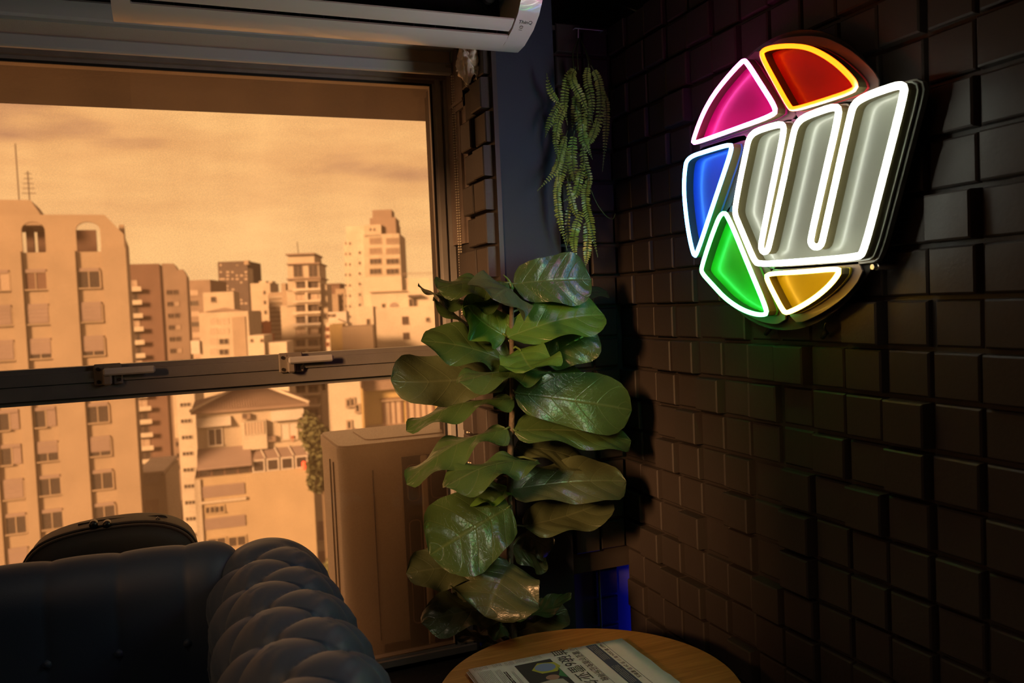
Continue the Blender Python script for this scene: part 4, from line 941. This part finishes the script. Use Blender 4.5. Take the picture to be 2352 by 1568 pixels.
# ------------------------------------------------------------------ folded newspaper
paper = mat('newsprint', (.60, .585, .50), .9, noise=(60, .5, (.55, .535, .45)), bump=(80, .08)); ink = mat('ink_black', (.035, .033, .032), .8); inkb = mat('ink_navy', (.045, .055, .085), .8); inkg = mat('ink_light', (.30, .29, .26), .8)
ZP = ZTB+.0125
Apt = onZ(1075, 1535, ZP); Bpt = onZ(1428, 1464, ZP); ex = (Bpt-Apt); PL = ex.length; ex.normalize(); ey = Vector((ex.y, -ex.x, 0)); PWID = .375
news = thing('newspaper', 'folded Chinese newspaper lying on the round table', 'newspaper', (Apt.x+.17, Apt.y-.15, ZTB))
MP = Matrix(((ex.x, ey.x, 0, Apt.x), (ex.y, ey.y, 0, Apt.y), (0, 0, 1, 0), (0, 0, 0, 1)))    # u along page height, v towards the reader's left-right
rq = random.Random(12)
for k in range(6):
    z = ZTB+.0016+k*.0019; j = 0 if k == 5 else rq.uniform(-.004, .004); j2 = 0 if k == 5 else rq.uniform(-.004, .006)
    top_ = k == 5; P_ = []
    nu, nv = 14, 16
    for a in range(nu):
        r_ = []
        for b in range(nv):
            u = PL*a/(nu-1)+j; v = PWID*b/(nv-1)+j2*(1 if b else .3)
            wob = .0 if top_ else .0006*math.sin(a*1.3+k)+.0004*math.sin(b*1.7+k*2)
            if a == nu-1: u += .004*math.sin(b*1.9+k)*(b/nv)
            r_.append(MP @ Vector((u, v, z+wob*.5)))
        P_.append(r_)
    mb = MB(); mb.grid(P_, nu, nv); P2 = [[q+Vector((0, 0, -.0010)) for q in r_] for r_ in P_]; mb.grid(P2, nu, nv)
    n0 = nu*nv; edge = [(0, b) for b in range(nv)]+[(a, nv-1) for a in range(1, nu)]+[(nu-1, b) for b in range(nv-2, -1, -1)]+[(a, 0) for a in range(nu-2, 0, -1)]
    ids = [a*nv+b for a, b in edge]
    for q in range(len(ids)): i1, i2 = ids[q], ids[(q+1) % len(ids)]; mb.f.append((i1, i2, n0+i2, n0+i1)); mb.mi.append(0)
    mb.build('sheet', paper, news, True if top_ else False)
ZI = ZTB+.0016+5*.0019+.0003
def c7(x, y): return onZ(1040+x*.2211, 1440+y*.2211, ZI)
def uv(p): q = p-Apt; return q.dot(ex), q.dot(ey)
def flat(pts, m, nm, dz=0, lab=None):
    mb = MB(); n = len(pts); b = [Vector((p.x, p.y, ZI+dz)) for p in pts]; t = [Vector((p.x, p.y, ZI+dz+.00012)) for p in pts]
    mb.add(b+t, [tuple(range(n)), tuple(range(n, 2*n))]+[(i, (i+1) % n, n+(i+1) % n, n+i) for i in range(n)]); o = mb.build(nm, m, news)
    if lab: o['label'] = lab
    return o
def UV(u, v): return MP @ Vector((u, v, 0))
def rect(u0, u1, v0, v1): return [UV(u0, v0), UV(u1, v0), UV(u1, v1), UV(u0, v1)]
def ptext(body, a, b, h, m):
    """line of print whose baseline runs from crop point a to b, letters h metres tall"""
    ua, va = uv(c7(*a)); ub, vb = uv(c7(*b)); L = abs(vb-va)
    cu = bpy.data.curves.new('lettering', 'FONT'); cu.body = body; cu.size = h*1.25; cu.extrude = 0; ob = bpy.data.objects.new('lettering', cu); COL.objects.link(ob)
    dg = bpy.context.evaluated_depsgraph_get(); me = bpy.data.meshes.new_from_object(ob.evaluated_get(dg)); bpy.data.objects.remove(ob, do_unlink=True)
    xs = [v.co.x for v in me.vertices]; w = max(xs)-min(xs); me.transform(Matrix.Translation((-min(xs), 0, 0))); me.transform(Matrix.Diagonal((L/w, 1, 1, 1)))
    o_ = UV(ua, va); Mt = Matrix(((ey.x, ex.x, 0, o_.x), (ey.y, ex.y, 0, o_.y), (0, 0, 1, ZI+.0003), (0, 0, 0, 1))); me.transform(Mt)
    me.materials.clear(); me.materials.append(m); return link('lettering', me, news)
ptext('第 5687 期·2024 年 11 月 29 日·星期五', (1478, 152), (1826, 548), .0085, ink)
ptext('雷亚尔首免征所得税', (1238, 262), (1504, 571), .0135, ink)
ptext('首破6雷亚尔', (1014, 248), (1352, 650), .028, ink)
ptext('00', (1192, 216), (1222, 250), .012, inkg)
u0, v0 = uv(c7(1362, 182)); u1, _ = uv(c7(1462, 157)); flat(rect(u0, u1, .003, PWID-.012), inkb, 'banner', 0, 'navy banner printed on the front page')
uA, _ = uv(c7(1530, 140)); flat(rect(uA, uA+.0009, .001, .225), inkb, 'rule'); uB, _ = uv(c7(1245, 195)); flat(rect(uB, uB+.0006, .002, .30), inkb, 'rule')
def lines(nm, m, spans, pitch, th, dz=0, seed=1):
    """unreadably small print: rows of short dashes"""
    rl = random.Random(seed); mb = MB()
    for (u0, u1, v0, v1) in spans:
        u = u0
        while u+th < u1:
            v = v0; ve = v1-rl.uniform(0, .004)
            while v < ve:
                w = rl.uniform(.0012, .0024)
                if v+w > ve: break
                if rl.random() < .93:
                    q = [UV(u, v), UV(u+th, v), UV(u+th, v+w), UV(u, v+w)]; mb.add([Vector((p.x, p.y, ZI+dz+.0002)) for p in q], [(0, 1, 2, 3)])
                v += w+.0005
            u += pitch
    o = mb.build(nm, m, news); o['kind'] = 'stuff'
lines('banner_print', inkg, [(u0+.004, u0+.020, .010, .085), (u0+.004, u0+.020, .115, .20)], .0042, .0016, .0002)
uP0, vP0 = uv(c7(640, 403)); uP1, vP1 = uv(c7(1010, 327))
lines('small_print', inkg, [(.010, .040, .003, .018), (.012, .040, .024, .10), (.012, .040, .108, .185), (.050, .070, .003, .018), (.076, .095, .003, .022), (.100, .135, .003, .022), (.138, .158, .003, .020), (.075, uP0-.008, .05, .125), (.046, .058, .03, .15)], .0033, .0013)
lines('sub_title', ink, [(.060, .068, .045, .13), (uP0-.03, uP0-.022, .09, .16)], .0040, .0026, 0, 3)
flat(rect(uP0, uP1, vP0, vP0+.16), mat('print_dark', (.035, .032, .028), .8), 'photo_print', 0, 'dark printed news picture')
cu_, cv_ = uv(c7(960, 418)); hu, hv = .021, .019
def ell(cu_, cv_, a, b, n=20): return [UV(cu_+a*math.cos(t*2*math.pi/n), cv_+b*math.sin(t*2*math.pi/n)) for t in range(n)]
flat([UV(cu_-.030, cv_+.002), UV(cu_-.008, cv_-.024), UV(cu_+.026, cv_-.016), UV(cu_+.031, cv_+.006), UV(cu_+.016, cv_+.026), UV(cu_-.016, cv_+.024)], mat('print_yellow', (.42, .40, .05), .8), 'photo_print', .0002)
flat(ell(cu_, cv_, .022, .018), mat('print_blue', (.20, .26, .40), .8), 'photo_print', .0004)
flat([UV(cu_+.02, cv_+.028), UV(uP1-.001, cv_+.006), UV(uP1-.001, cv_+.06), UV(cu_+.01, cv_+.045)], mat('print_green', (.06, .20, .07), .8), 'photo_print', .0003)
flat(ell(cu_-.004, cv_+.048, .014, .011), mat('print_skin', (.36, .20, .13), .8), 'photo_print', .0005)
flat([UV(uP0+.004, cv_+.062), UV(cu_-.004, cv_+.056), UV(cu_+.012, cv_+.062), UV(cu_+.016, cv_+.095), UV(uP0+.002, cv_+.095)], mat('print_beige', (.40, .36, .28), .8), 'photo_print', .0004)
# ------------------------------------------------------------------ outdoor unit on the ledge
uw = mat('unit_enamel', (.66, .60, .50), .45, noise=(3, .5, (.56, .50, .41)), bump=(300, .05)); ud = mat('unit_dark', (.03, .026, .024), .5)
UX0, UX1, UY0, UY1, UZ0, UZ1 = -.700, .16, .835, 1.19, .165, .866
un = thing('outdoor_unit', 'cream outdoor air conditioning unit standing on the ledge outside the window', 'air conditioner', ((UX0+UX1)/2, (UY0+UY1)/2, UZ0))
def rr(x0, x1, y0, y1, r, n=5):
    P = []
    for (cx, cy, a0) in ((x1-r, y1-r, 0), (x0+r, y1-r, 90), (x0+r, y0+r, 180), (x1-r, y0+r, 270)):
        for k in range(n+1): t = R(a0+90*k/n); P.append((cx+r*math.cos(t), cy+r*math.sin(t)))
    return P
mb = MB(); mb.prism(rr(UX0+.003, UX1-.003, UY0+.003, UY1-.003, .035), 'Z', UZ0+.03, UZ1-.04); mb.build('casing', uw, un, 40)
mb = MB(); mb.prism(rr(UX0, UX1, UY0, UY1, .036), 'Z', UZ1-.042, UZ1-.006); mb.prism(rr(UX0+.006, UX1-.006, UY0+.006, UY1-.006, .034), 'Z', UZ1-.006, UZ1)
mb.prism(rr(UX0+.10, UX1-.06, UY0+.07, UY1-.05, .03), 'Z', UZ1, UZ1+.003); mb.build('lid', uw, un, 40)
fx0 = onY(930, 1200, UY0).x
mb = MB(); mb.box(fx0, UX1-.02, UY0-.004, UY0+.01, UZ0+.06, UZ1-.05); mb.build('fan_panel', ud, un)
fx1 = onY(972, 1100, UY0).x
for (a, b) in ((fx1-.008, fx1+.012), (fx1+.30, fx1+.32)): mb = MB(); mb.bbox(a, b, UY0-.014, UY0-.002, UZ0+.06, UZ1-.05, .003); mb.build('grille_bar', uw, un)
for z0, z1 in ((.68, .79), (.50, .62), (.30, .44)):
    for a, b in ((fx0+.012, fx1-.016), (fx1+.022, fx1+.14), (fx1+.15, fx1+.28)):
        P = [Vector((x, UY0-.008, z)) for x, z in rr(a, b, z0, z1, .014, 4)]; mb = MB(); mb.tube(P+[P[0]], .0022, 5, False); mb.build('grille_ring', greyb, un, True)
mb = MB()
for x in (UX0+.10, UX0+.20): mb.box(x, x+.002, UY0-.001, UY0+.006, UZ0+.10, UZ1-.08)
mb.box(UX0-.001, UX0+.004, UY0+.10, UY0+.103, UZ0+.05, UZ1-.06); mb.box(UX0-.001, UX0+.004, UY0+.16, UY0+.163, UZ0+.05, UZ1-.06); o = mb.build('panel_seam', ud, un); o['kind'] = 'stuff'
mb = MB(); mb.bbox(UX0+.11, UX0+.20, UY0-.002, UY0+.01, UZ0+.04, UZ0+.085, .003); mb.build('knockout', mat('unit_brown', (.10, .06, .04), .6), un)
for x in (UX0+.10, UX1-.14): mb = MB(); mb.bbox(x, x+.06, UY0+.02, UY1-.02, UZ0, UZ0+.031, .004); mb.build('foot', ud, un)
# ------------------------------------------------------------------ fiddle leaf fig
def leaf_mat(name, c0, c1, vein, rough, trans):
    m = bpy.data.materials.new(name); m.use_nodes = True; t = m.node_tree; b = t.nodes['Principled BSDF']; L = t.links
    def nd(k, **kw):
        n = t.nodes.new(k)
        for a, v in kw.items(): setattr(n, a, v)
        return n
    def mth(op, a, b_=None, c=None):
        n = nd('ShaderNodeMath', operation=op)
        for i, v in enumerate((a, b_, c)):
            if v is None: continue
            if isinstance(v, (int, float)): n.inputs[i].default_value = v
            else: L.new(v, n.inputs[i])
        return n.outputs[0]
    uvn = nd('ShaderNodeUVMap'); sp = nd('ShaderNodeSeparateXYZ'); L.new(uvn.outputs[0], sp.inputs[0])
    T, S_ = sp.outputs[0], sp.outputs[1]; a = mth('ABSOLUTE', mth('SUBTRACT', S_, .5))          # 0 at midrib, .5 at the edge
    lat = mth('ABSOLUTE', mth('SUBTRACT', mth('FRACT', mth('MULTIPLY', mth('SUBTRACT', T, mth('MULTIPLY', mth('POWER', a, 1.3), .62)), 5.2)), .5))   # 0 on a side vein
    mid = mth('SMOOTH_MAX', mth('SUBTRACT', 1, mth('MULTIPLY', a, 32)), 0, .05)
    latl = mth('SMOOTH_MAX', mth('SUBTRACT', 1, mth('MULTIPLY', lat, 22)), 0, .05)
    net = nd('ShaderNodeTexVoronoi', feature='DISTANCE_TO_EDGE'); net.inputs['Scale'].default_value = 16
    mpn = nd('ShaderNodeMapping'); mpn.inputs['Scale'].default_value = (1.5, 1, 1); L.new(uvn.outputs[0], mpn.inputs[0]); L.new(mpn.outputs[0], net.inputs['Vector'])
    nl = mth('SMOOTH_MAX', mth('SUBTRACT', 1, mth('MULTIPLY', net.outputs['Distance'], 18)), 0, .05)
    vv = mth('MINIMUM', mth('ADD', mth('ADD', mid, mth('MULTIPLY', latl, .55)), mth('MULTIPLY', nl, .16)), 1)
    co = nd('ShaderNodeTexCoord'); ns = nd('ShaderNodeTexNoise'); ns.inputs['Scale'].default_value = 14; L.new(co.outputs['Object'], ns.inputs['Vector'])
    mx1 = nd('ShaderNodeMix', data_type='RGBA'); L.new(ns.outputs['Fac'], mx1.inputs['Factor']); mx1.inputs['A'].default_value = (*c0, 1); mx1.inputs['B'].default_value = (*c1, 1)
    mx2 = nd('ShaderNodeMix', data_type='RGBA'); L.new(mth('MULTIPLY', vv, .5), mx2.inputs['Factor']); L.new(mx1.outputs['Result'], mx2.inputs['A']); mx2.inputs['B'].default_value = (*vein, 1)
    L.new(mx2.outputs['Result'], b.inputs['Base Color']); b.inputs['Roughness'].default_value = rough; b.inputs['Specular IOR Level'].default_value = .5
    ns2 = nd('ShaderNodeTexNoise'); ns2.inputs['Scale'].default_value = 55; ns2.inputs['Detail'].default_value = 3; L.new(co.outputs['Object'], ns2.inputs['Vector']); nsf = ns2.outputs['Fac']
    hgt = mth('SUBTRACT', mth('ADD', mth('MULTIPLY', lat, .45), mth('MULTIPLY', nsf, .5)), mth('MULTIPLY', vv, .45)); bp = nd('ShaderNodeBump'); bp.inputs['Strength'].default_value = .38; bp.inputs['Distance'].default_value = .005
    L.new(hgt, bp.inputs['Height']); L.new(bp.outputs[0], b.inputs['Normal'])
    tl = nd('ShaderNodeBsdfTranslucent'); L.new(mx2.outputs['Result'], tl.inputs[0]); L.new(bp.outputs[0], tl.inputs['Normal'])
    ms = nd('ShaderNodeMixShader'); ms.inputs[0].default_value = trans; L.new(b.outputs[0], ms.inputs[1]); L.new(tl.outputs[0], ms.inputs[2])
    L.new(ms.outputs[0], t.nodes['Material Output'].inputs[0]); return m
LM = {'g': leaf_mat('leaf_green', (.040, .076, .022), (.058, .104, .031), (.12, .16, .06), .25, .13),
      'y': leaf_mat('leaf_young', (.070, .165, .024), (.096, .20, .034), (.19, .28, .08), .30, .28),
      'd': leaf_mat('leaf_dark', (.056, .072, .032), (.075, .092, .042), (.12, .14, .07), .29, .09)}
barkf = mat('plant_stem', (.11, .085, .055), .75, noise=(30, .7, (.07, .055, .035)), bump=(90, .4))
YP = .165
def ap(x, y, dy=0): return onY(860+x*.3061, 560+y*.3061, YP+dy)
def bpnt(x, y, dy=0): return onY(860+x*.3445, 960+y*.3445, YP+dy)
tr = [bpnt(930, 1560), bpnt(925, 1430), bpnt(905, 1100), bpnt(905, 700), bpnt(905, 300), ap(1035, 1250), ap(1035, 950), ap(1030, 700), ap(1030, 430), ap(1025, 330)]
trunk0 = Vector((tr[0].x-.005, YP, 0))
fig = thing('fiddle_leaf_fig', 'tall potted fiddle leaf fig in the corner between window and tiled wall', 'potted plant', trunk0)
tp = spline([Vector((tr[0].x, YP, .20))]+tr, 60)
mb = MB(); mb.tube(tp, [.011-.006*i/59 for i in range(60)], 8); mb.build('trunk', barkf, fig, True)
mb = MB(); mb.lathe([(.075, 0), (.085, .01), (.105, .24), (.110, .26), (.100, .26), (.095, .235), (.004, .23)], (tr[0].x, YP, 0), 36); mb.build('pot', mat('pot_black', (.02, .02, .02), .5), fig, 40)
mb = MB(); mb.lathe([(.094, .225), (.06, .238), (.002, .24)], (tr[0].x, YP, 0), 24); mb.build('soil', mat('soil', (.035, .024, .016), .95, bump=(80, .8)), fig, True)
PRF = [(0, .14), (.04, .46), (.10, .66), (.22, .76), (.36, .82), (.52, .92), (.66, 1.0), (.77, .98), (.86, .86), (.93, .64), (.975, .36), (1, .03)]
def prf(t):
    for (a, b), (c, d) in zip(PRF, PRF[1:]):
        if t <= c: k = (t-a)/(c-a); k = k*k*(3-2*k)*.5+k*.5; return b+(d-b)*k
    return .05
def leaf(b, t, w, r, bend=.08, fold=.25, wav=.010, seed=0, kind='g', pet=True, cup=0.0):
    rl = random.Random(seed*7+1); A = t-b; L = A.length; a = A/L; mid = (b+t)/2
    V = (CAM-mid); V = (V-a*V.dot(a)).normalized(); U = a.cross(V).normalized()
    if U.z < -.05 or (abs(U.z) <= .05 and U.x < 0): U = -U
    n = (V*math.sin(R(r))+U*math.cos(R(r))).normalized(); sd = a.cross(n).normalized()
    nu, nv = 34, 17; P = []; UVs = []; ph = rl.uniform(0, 6)
    for i in range(nu):
        tt = i/(nu-1); hw = w*.56*prf(tt); row = []
        for j in range(nv):
            s = -1+2*j/(nv-1)
            p = b+a*(L*tt)+sd*(s*hw)
            h = bend*L*(math.sin(math.pi*tt*.9)-.9*tt**3*0.8)
            h += fold*abs(s)*hw*(1-.4*tt)+cup*s*s*hw
            h += wav*s*abs(s)*math.sin(tt*13+ph+(1.2 if s > 0 else 0))*min(1, hw/(w*.25))
            h += .0011*math.cos(2*math.pi*((tt-.25*abs(s)**1.3)*5.2))*(1-abs(s)**4)*min(1, abs(s)*4)*min(1, tt*6)
            row.append(p+n*h); UVs.append((tt, .5+.5*s))
        P.append(row)
    mb = MB(); mb.grid(P, nu, nv)
    if pet:
        near = min(tp, key=lambda q: (q-b).length+max(0, q.z-b.z)*.8); k0 = near; k1 = P[0][nv//2]
        mb.tube([k0, (k0+k1)/2+Vector((0, 0, .006)), k1, k1+a*.01], [.0032, .0028, .0026, .002], 6)
    me = mb.mesh('leaf', LM[kind], True); ul = me.uv_layers.new(name='UVMap'); nU = len(UVs)
    for lp in me.loops:
        vi = lp.vertex_index; ul.data[lp.index].uv = UVs[vi] if vi < nU else (.02, .5)
    return link('leaf', me, fig)
a_, b_ = ap, bpnt
LV = [  # base, tip, width (m), turn towards viewer, bend, fold, waviness, kind
 (a_(1048, 300, 0), a_(1632, 262, -.02), .118, 72, .06, .10, .006, 'g'),
 (a_(1000, 290, 0), a_(475, 325, -.04), .115, 22, .05, -.25, .012, 'g'),
 (a_(930, 440, 0), a_(322, 330, -.02), .085, 14, -.06, -.2, .012, 'g'),
 (a_(1035, 395, 0), a_(905, 385, -.19), .130, 32, .10, -.3, .016, 'd'),
 (a_(1170, 490, .06), a_(1745, 342, .07), .095, 32, .06, .1, .008, 'd'),
 (a_(1040, 420, .04), a_(1230, 440, .12), .100, 60, .05, .2, .008, 'd'),
 (a_(985, 690, 0), a_(660, 415, -.03), .130, 48, -.10, .25, .014, 'y'),
 (a_(982, 730, .01), a_(436, 408, .02), .07, 12, -.04, -.25, .010, 'g'),
 (a_(1000, 700, -.01), a_(1728, 520, -.03), .112, 58, .08, .28, .010, 'y'),
 (a_(1090, 790, -.02), a_(1212, 948, -.17), .128, 62, -.10, .18, .014, 'y'),
 (a_(1265, 860, .02), a_(1668, 650, .00), .110, 82, .06, .08, .006, 'g'),
 (a_(1040, 905, -.01), a_(358, 715, -.03), .108, 42, .06, .12, .012, 'g'),
 (a_(1000, 965, .01), a_(118, 1035, -.01), .125, 62, -.06, .12, .012, 'd'),
 (a_(1325, 960, -.05), a_(642, 1020, -.12), .105, 17, .05, -.28, .016, 'g'),
 (a_(1090, 985, .03), a_(1714, 1015, .02), .090, 25, .08, -.2, .010, 'y'),
 (a_(1058, 1120, -.02), a_(1938, 1245, -.05), .132, 78, .05, .10, .006, 'g'),
 (a_(1040, 1165, -.01), a_(236, 1372, -.03), .090, 24, .09, -.25, .014, 'g'),
 (a_(1050, 1400, -.01), a_(1932, 1465, -.03), .110, 44, .05, .1, .010, 'g'),
 (b_(880, 70, -.01), b_(206, 412, -.04), .105, 28, .10, -.30, .016, 'g'),
 (b_(945, 190, .05), b_(1445, 315, .04), .095, 40, .08, .1, .008, 'd'),
 (b_(1088, 285, -.06), b_(478, 435, -.13), .105, 30, .08, -.22, .016, 'g'),
 (b_(905, 470, .01), b_(545, 498, -.01), .095, 38, -.05, .12, .010, 'y'),
 (b_(905, 475, 0), b_(1682, 415, -.03), .120, 56, .04, .15, .010, 'd'),
 (b_(900, 590, -.02), b_(375, 905, -.09), .168, 84, .06, .10, .008, 'g'),
 (b_(1000, 720, .02), b_(1578, 545, .03), .110, 58, -.05, .2, .010, 'd'),
 (b_(730, 985, -.01), b_(216, 1028, -.03), .095, 66, .06, .12, .014, 'd'),
 (b_(905, 965, -.03), b_(740, 1312, -.12), .188, 80, .10, .14, .016, 'd'),
 (b_(760, 1070, .02), b_(522, 1150, .02), .085, 66, .05, .1, .010, 'd'),
 (b_(905, 1265, -.01), b_(320, 1355, -.04), .092, 58, .07, .15, .016, 'd'),
 (b_(905, 1320, 0), b_(1316, 1180, -.03), .060, 34, -.10, .2, .008, 'g'),
 (b_(960, 1430, .02), b_(1285, 1275, .02), .088, 62, .04, .2, .008, 'd'),
 (b_(830, 1515, .01), b_(542, 1440, -.01), .050, 35, .05, .2, .008, 'd'),
 (b_(1000, 770, .05), b_(1180, 880, .07), .075, 70, .04, .1, .010, 'd'),
 (b_(915, 1400, .01), b_(690, 1340, .02), .080, 55, .03, .1, .010, 'd'),
 (b_(905, 860, .03), b_(1150, 940, .06), .085, 60, .05, .1, .008, 'd'),
]
for i, (b0, t0, w, r, bend, fold, wav, kd) in enumerate(LV): leaf(b0, t0, w, r, bend, fold, wav, i, kd)
mb = MB(); mb.tube(spline([ap(1032, 345), ap(1022, 300), ap(1000, 262), ap(968, 232)], 10), [.004, .0065, .0055, .004, .003, .003, .0025, .002, .0015, .001], 8); tag(mb.build('sprout', LM['y'], fig, True), 'furled new leaf at the tip')
# ------------------------------------------------------------------ hanging fern
fernm = mat('fern_green', (.17, .31, .055), .36, noise=(22, .9, (.32, .40, .075)), spec=.5); fernst = mat('fern_stem', (.07, .12, .03), .6)
YFN = .245
def fp(x, y, dy=0): return onY(1000+x*.3571, 100+y*.3571, YFN+dy)
hookP = onY(1328, 88, YS-.015)
fern = thing('hanging_fern', 'trailing green artificial fern hanging at the tiled corner', 'fern', hookP)
def frond(pts, wmax, seed, t0=.08, taper=1.0):
    rl = random.Random(seed); P = spline([fp(*p) for p in pts], 60); L = sum((P[i+1]-P[i]).length for i in range(59)); mb = MB(); mb.cur = 1
    mb.tube(P[::3]+[P[-1]], .0011, 5); mb.cur = 0; step = .0066; n = int(L/step)
    tw = rl.uniform(-.5, .5)
    for k in range(n):
        t = t0+(1-t0)*(k+.5)/n; i = min(58, int(t*59)); p = P[i]+(P[i+1]-P[i])*(t*59-i); T = (P[min(59, i+1)]-P[max(0, i-1)]).normalized()
        V = (CAM-p).normalized(); S0 = T.cross(V).normalized(); Nn = S0.cross(T).normalized(); w = wmax*min(1, (1.02-t)*2.4)*min(1, .45+t*2.2)
        for sg in (-1, 1):
            d = (S0*sg*math.cos(tw*sg+.15*rl.uniform(-1, 1))+Nn*math.sin(tw+.5*rl.uniform(-.6, .6))+T*rl.uniform(.10, .30)).normalized(); ww = w*rl.uniform(.88, 1.08); h = T*min(.0024, w*.26); nn = Nn*rl.uniform(.0004, .0018)
            mb.add([p-h*.5, p+d*ww*.35-h+nn, p+d*ww*.8-h*.8+nn, p+d*ww, p+d*ww*.8+h*.8+nn, p+d*ww*.35+h+nn, p+h*.5], [(0, 1, 5, 6), (1, 2, 4, 5), (2, 3, 4)])
    return mb.build('frond', [fernm, fernst], fern)
FR = [([(800, 380), (760, 345), (730, 280), (716, 190)], .010), ([(810, 360), (770, 430), (730, 520), (706, 605)], .011),
 ([(895, 150, .01), (850, 230), (828, 380), (850, 525)], .013), ([(905, 150), (880, 230, -.02), (940, 350, -.02), (1015, 515, -.02)], .013),
 ([(985, 130), (975, 230), (1005, 360), (1010, 500)], .013), ([(1000, 140), (1050, 240), (1065, 380), (1040, 560), (985, 660)], .013),
 ([(1060, 260), (1100, 400), (1095, 600), (1074, 825)], .010), ([(860, 360), (800, 480), (775, 620), (790, 760)], .012),
 ([(850, 560), (810, 700), (770, 820), (655, 948)], .012), ([(905, 400, -.02), (930, 530), (965, 640), (1012, 745)], .013),
 ([(930, 380), (945, 520, -.02), (960, 640), (1000, 700)], .013), ([(895, 560, -.03), (880, 700), (895, 850), (930, 930)], .014),
 ([(960, 740), (930, 860, -.02), (900, 970), (822, 1015)], .012), ([(800, 800), (785, 960), (800, 1130), (848, 1330)], .012),
 ([(850, 870), (870, 980), (895, 1070), (925, 1150)], .011), ([(985, 850), (965, 1000, -.02), (1000, 1170), (1045, 1375)], .014),
 ([(955, 1050), (905, 1180, -.02), (890, 1290), (915, 1420)], .013), ([(965, 1120), (980, 1240), (975, 1350), (965, 1440)], .013),
 ([(940, 640), (960, 760), (990, 880), (985, 960)], .012), ([(840, 640), (830, 760), (800, 880), (790, 1000)], .013),
 ([(910, 300, .02), (900, 420, .02), (880, 560, .02)], .013), ([(960, 280, .02), (980, 420, .02), (975, 580, .02), (960, 700, .02)], .013), ([(880, 640, .03), (870, 800, .03), (850, 950, .03)], .013),
 ([(870, 1000, .02), (850, 1120, .02), (855, 1240, .02), (848, 1300, .02)], .009), ([(760, 450, .02), (790, 560, .02), (830, 680, .02)], .012), ([(1060, 430), (1030, 540), (1000, 620), (950, 700)], .011)]
for i, (p, w) in enumerate(FR): frond(p, w, i)
mb = MB(); mb.tube(spline([fp(1000, 940), fp(1040, 1030), fp(1095, 1105), fp(1140, 1128), fp(1158, 1095)], 24), .0012, 5); mb.build('tendril', fernst, fern, True)
for pts in ([(1328, 88), (1316, 120), (1318, 158)], [(1330, 88), (1326, 120), (1328, 160)], [(1332, 88), (1348, 128), (1352, 155)], [(1333, 88), (1356, 140), (1372, 180), (1388, 240)], [(1332, 90), (1352, 140), (1360, 200)]):
    q = [onY(x, y, YS-.015+(YFN-YS+.015)*k/(len(pts)-1)) for k, (x, y) in enumerate(pts)]
    mb = MB(); mb.tube(spline(q, 12), .0013, 5); mb.build('stem', fernst, fern, True)
h0, h1 = onY(1322, 73, YS-.02), onY(1386, 71, YS-.02)
mb = MB(); zz = max(h0.z, h1.z)+.001
mb.tube([(h0.x, YS+.002, zz), (h0.x, YS-.018, zz), (h1.x, YS-.018, zz), (h1.x, YS+.002, zz)], .0016, 6)
mb.tube([(hookP.x, YS-.018, zz), (hookP.x, YS-.016, (zz+hookP.z)/2), (hookP.x, YS-.015, hookP.z)], .0012, 6)
tag(mb.build('wall_hook', mat('hook_white', (.6, .6, .6), .4), None, True), 'thin pale wire hook bar holding the fern', 'hook')
# thin cable drooping over the upper ledge, and a vertical cable in the niche
grc = mat('cable_green', (.16, .22, .15), .5)
c0 = onY(1378, -6, .80); c1 = onY(1415, 8, .80); c2 = onX(1452, 26, .02)
mb = MB(); mb.tube(spline([c0, c1, Vector((c2.x, c2.y, c2.z+.004)), Vector((.03, c2.y-.04, ZS+.004))], 20), .003, 6); tag(mb.build('loose_cable', grc, None, True), 'thin pale green cable drooping over the top of the tiled lining', 'cable')
q = onY(1379, 1400, YS+.06); mb = MB(); mb.tube([(q.x, YS+.06, ZN), (q.x+.001, YS+.06, .25), (q.x, YS+.06, .003)], .0035, 8); tag(mb.build('hanging_cable', mat('cable_olive', (.16, .18, .03), .5), None, True), 'olive cable hanging straight down inside the blue lit niche', 'cable')
# ------------------------------------------------------------------ niche LED bar and added ceiling lamps
ld = thing('led_bar', 'blue LED light bar standing upright inside the niche', 'lamp', (.10, YS+.07, 0))
mb = MB(); mb.bbox(.104, .118, YS+.05, YS+.09, 0, .50, .003); mb.build('housing', blackm, ld)
mb = MB(); mb.bbox(.099, .104, YS+.055, YS+.085, .03, .49, .001); mb.build('diffuser', mat('led_blue', (.2, .2, .9), .4, emit=(.02, .03, 1.0), es=3.5), ld)
def fill_light(x, y, power, label, size=.10, col=(1, .80, .56)):  # unseen ceiling lamp, added to lift the dim interior
    d = thing('fill_light', label, 'lamp', (x, y, 2.62))
    mb = MB(); mb.lathe([(.075, -.004), (.078, 0), (.055, 0), (.055, -.004)], (x, y, 2.618), 32); mb.build('ring', mat('ring_white', (.7, .7, .7), .4), d, 40)
    mb = MB(); mb.lathe([(.052, 0), (.054, .004)], (x, y, 2.612), 24); mb.build('lens', mat('lens_warm', (.9, .85, .75), .3, emit=col, es=3), d, 40)
    ldt = bpy.data.lights.new('lamp', 'SPOT'); ldt.energy = power; ldt.color = col; ldt.spot_size = R(110); ldt.spot_blend = .8; ldt.shadow_soft_size = size/2
    lo = bpy.data.objects.new('lamp', ldt); COL.objects.link(lo); lo.parent = d; lo.location = (0, 0, -.03)
fill_light(-1.55, -1.0, 12, 'warm ceiling fill light added over the sofa seat')
fill_light(-.70, -2.2, 6, 'warm ceiling fill light added behind the side table')
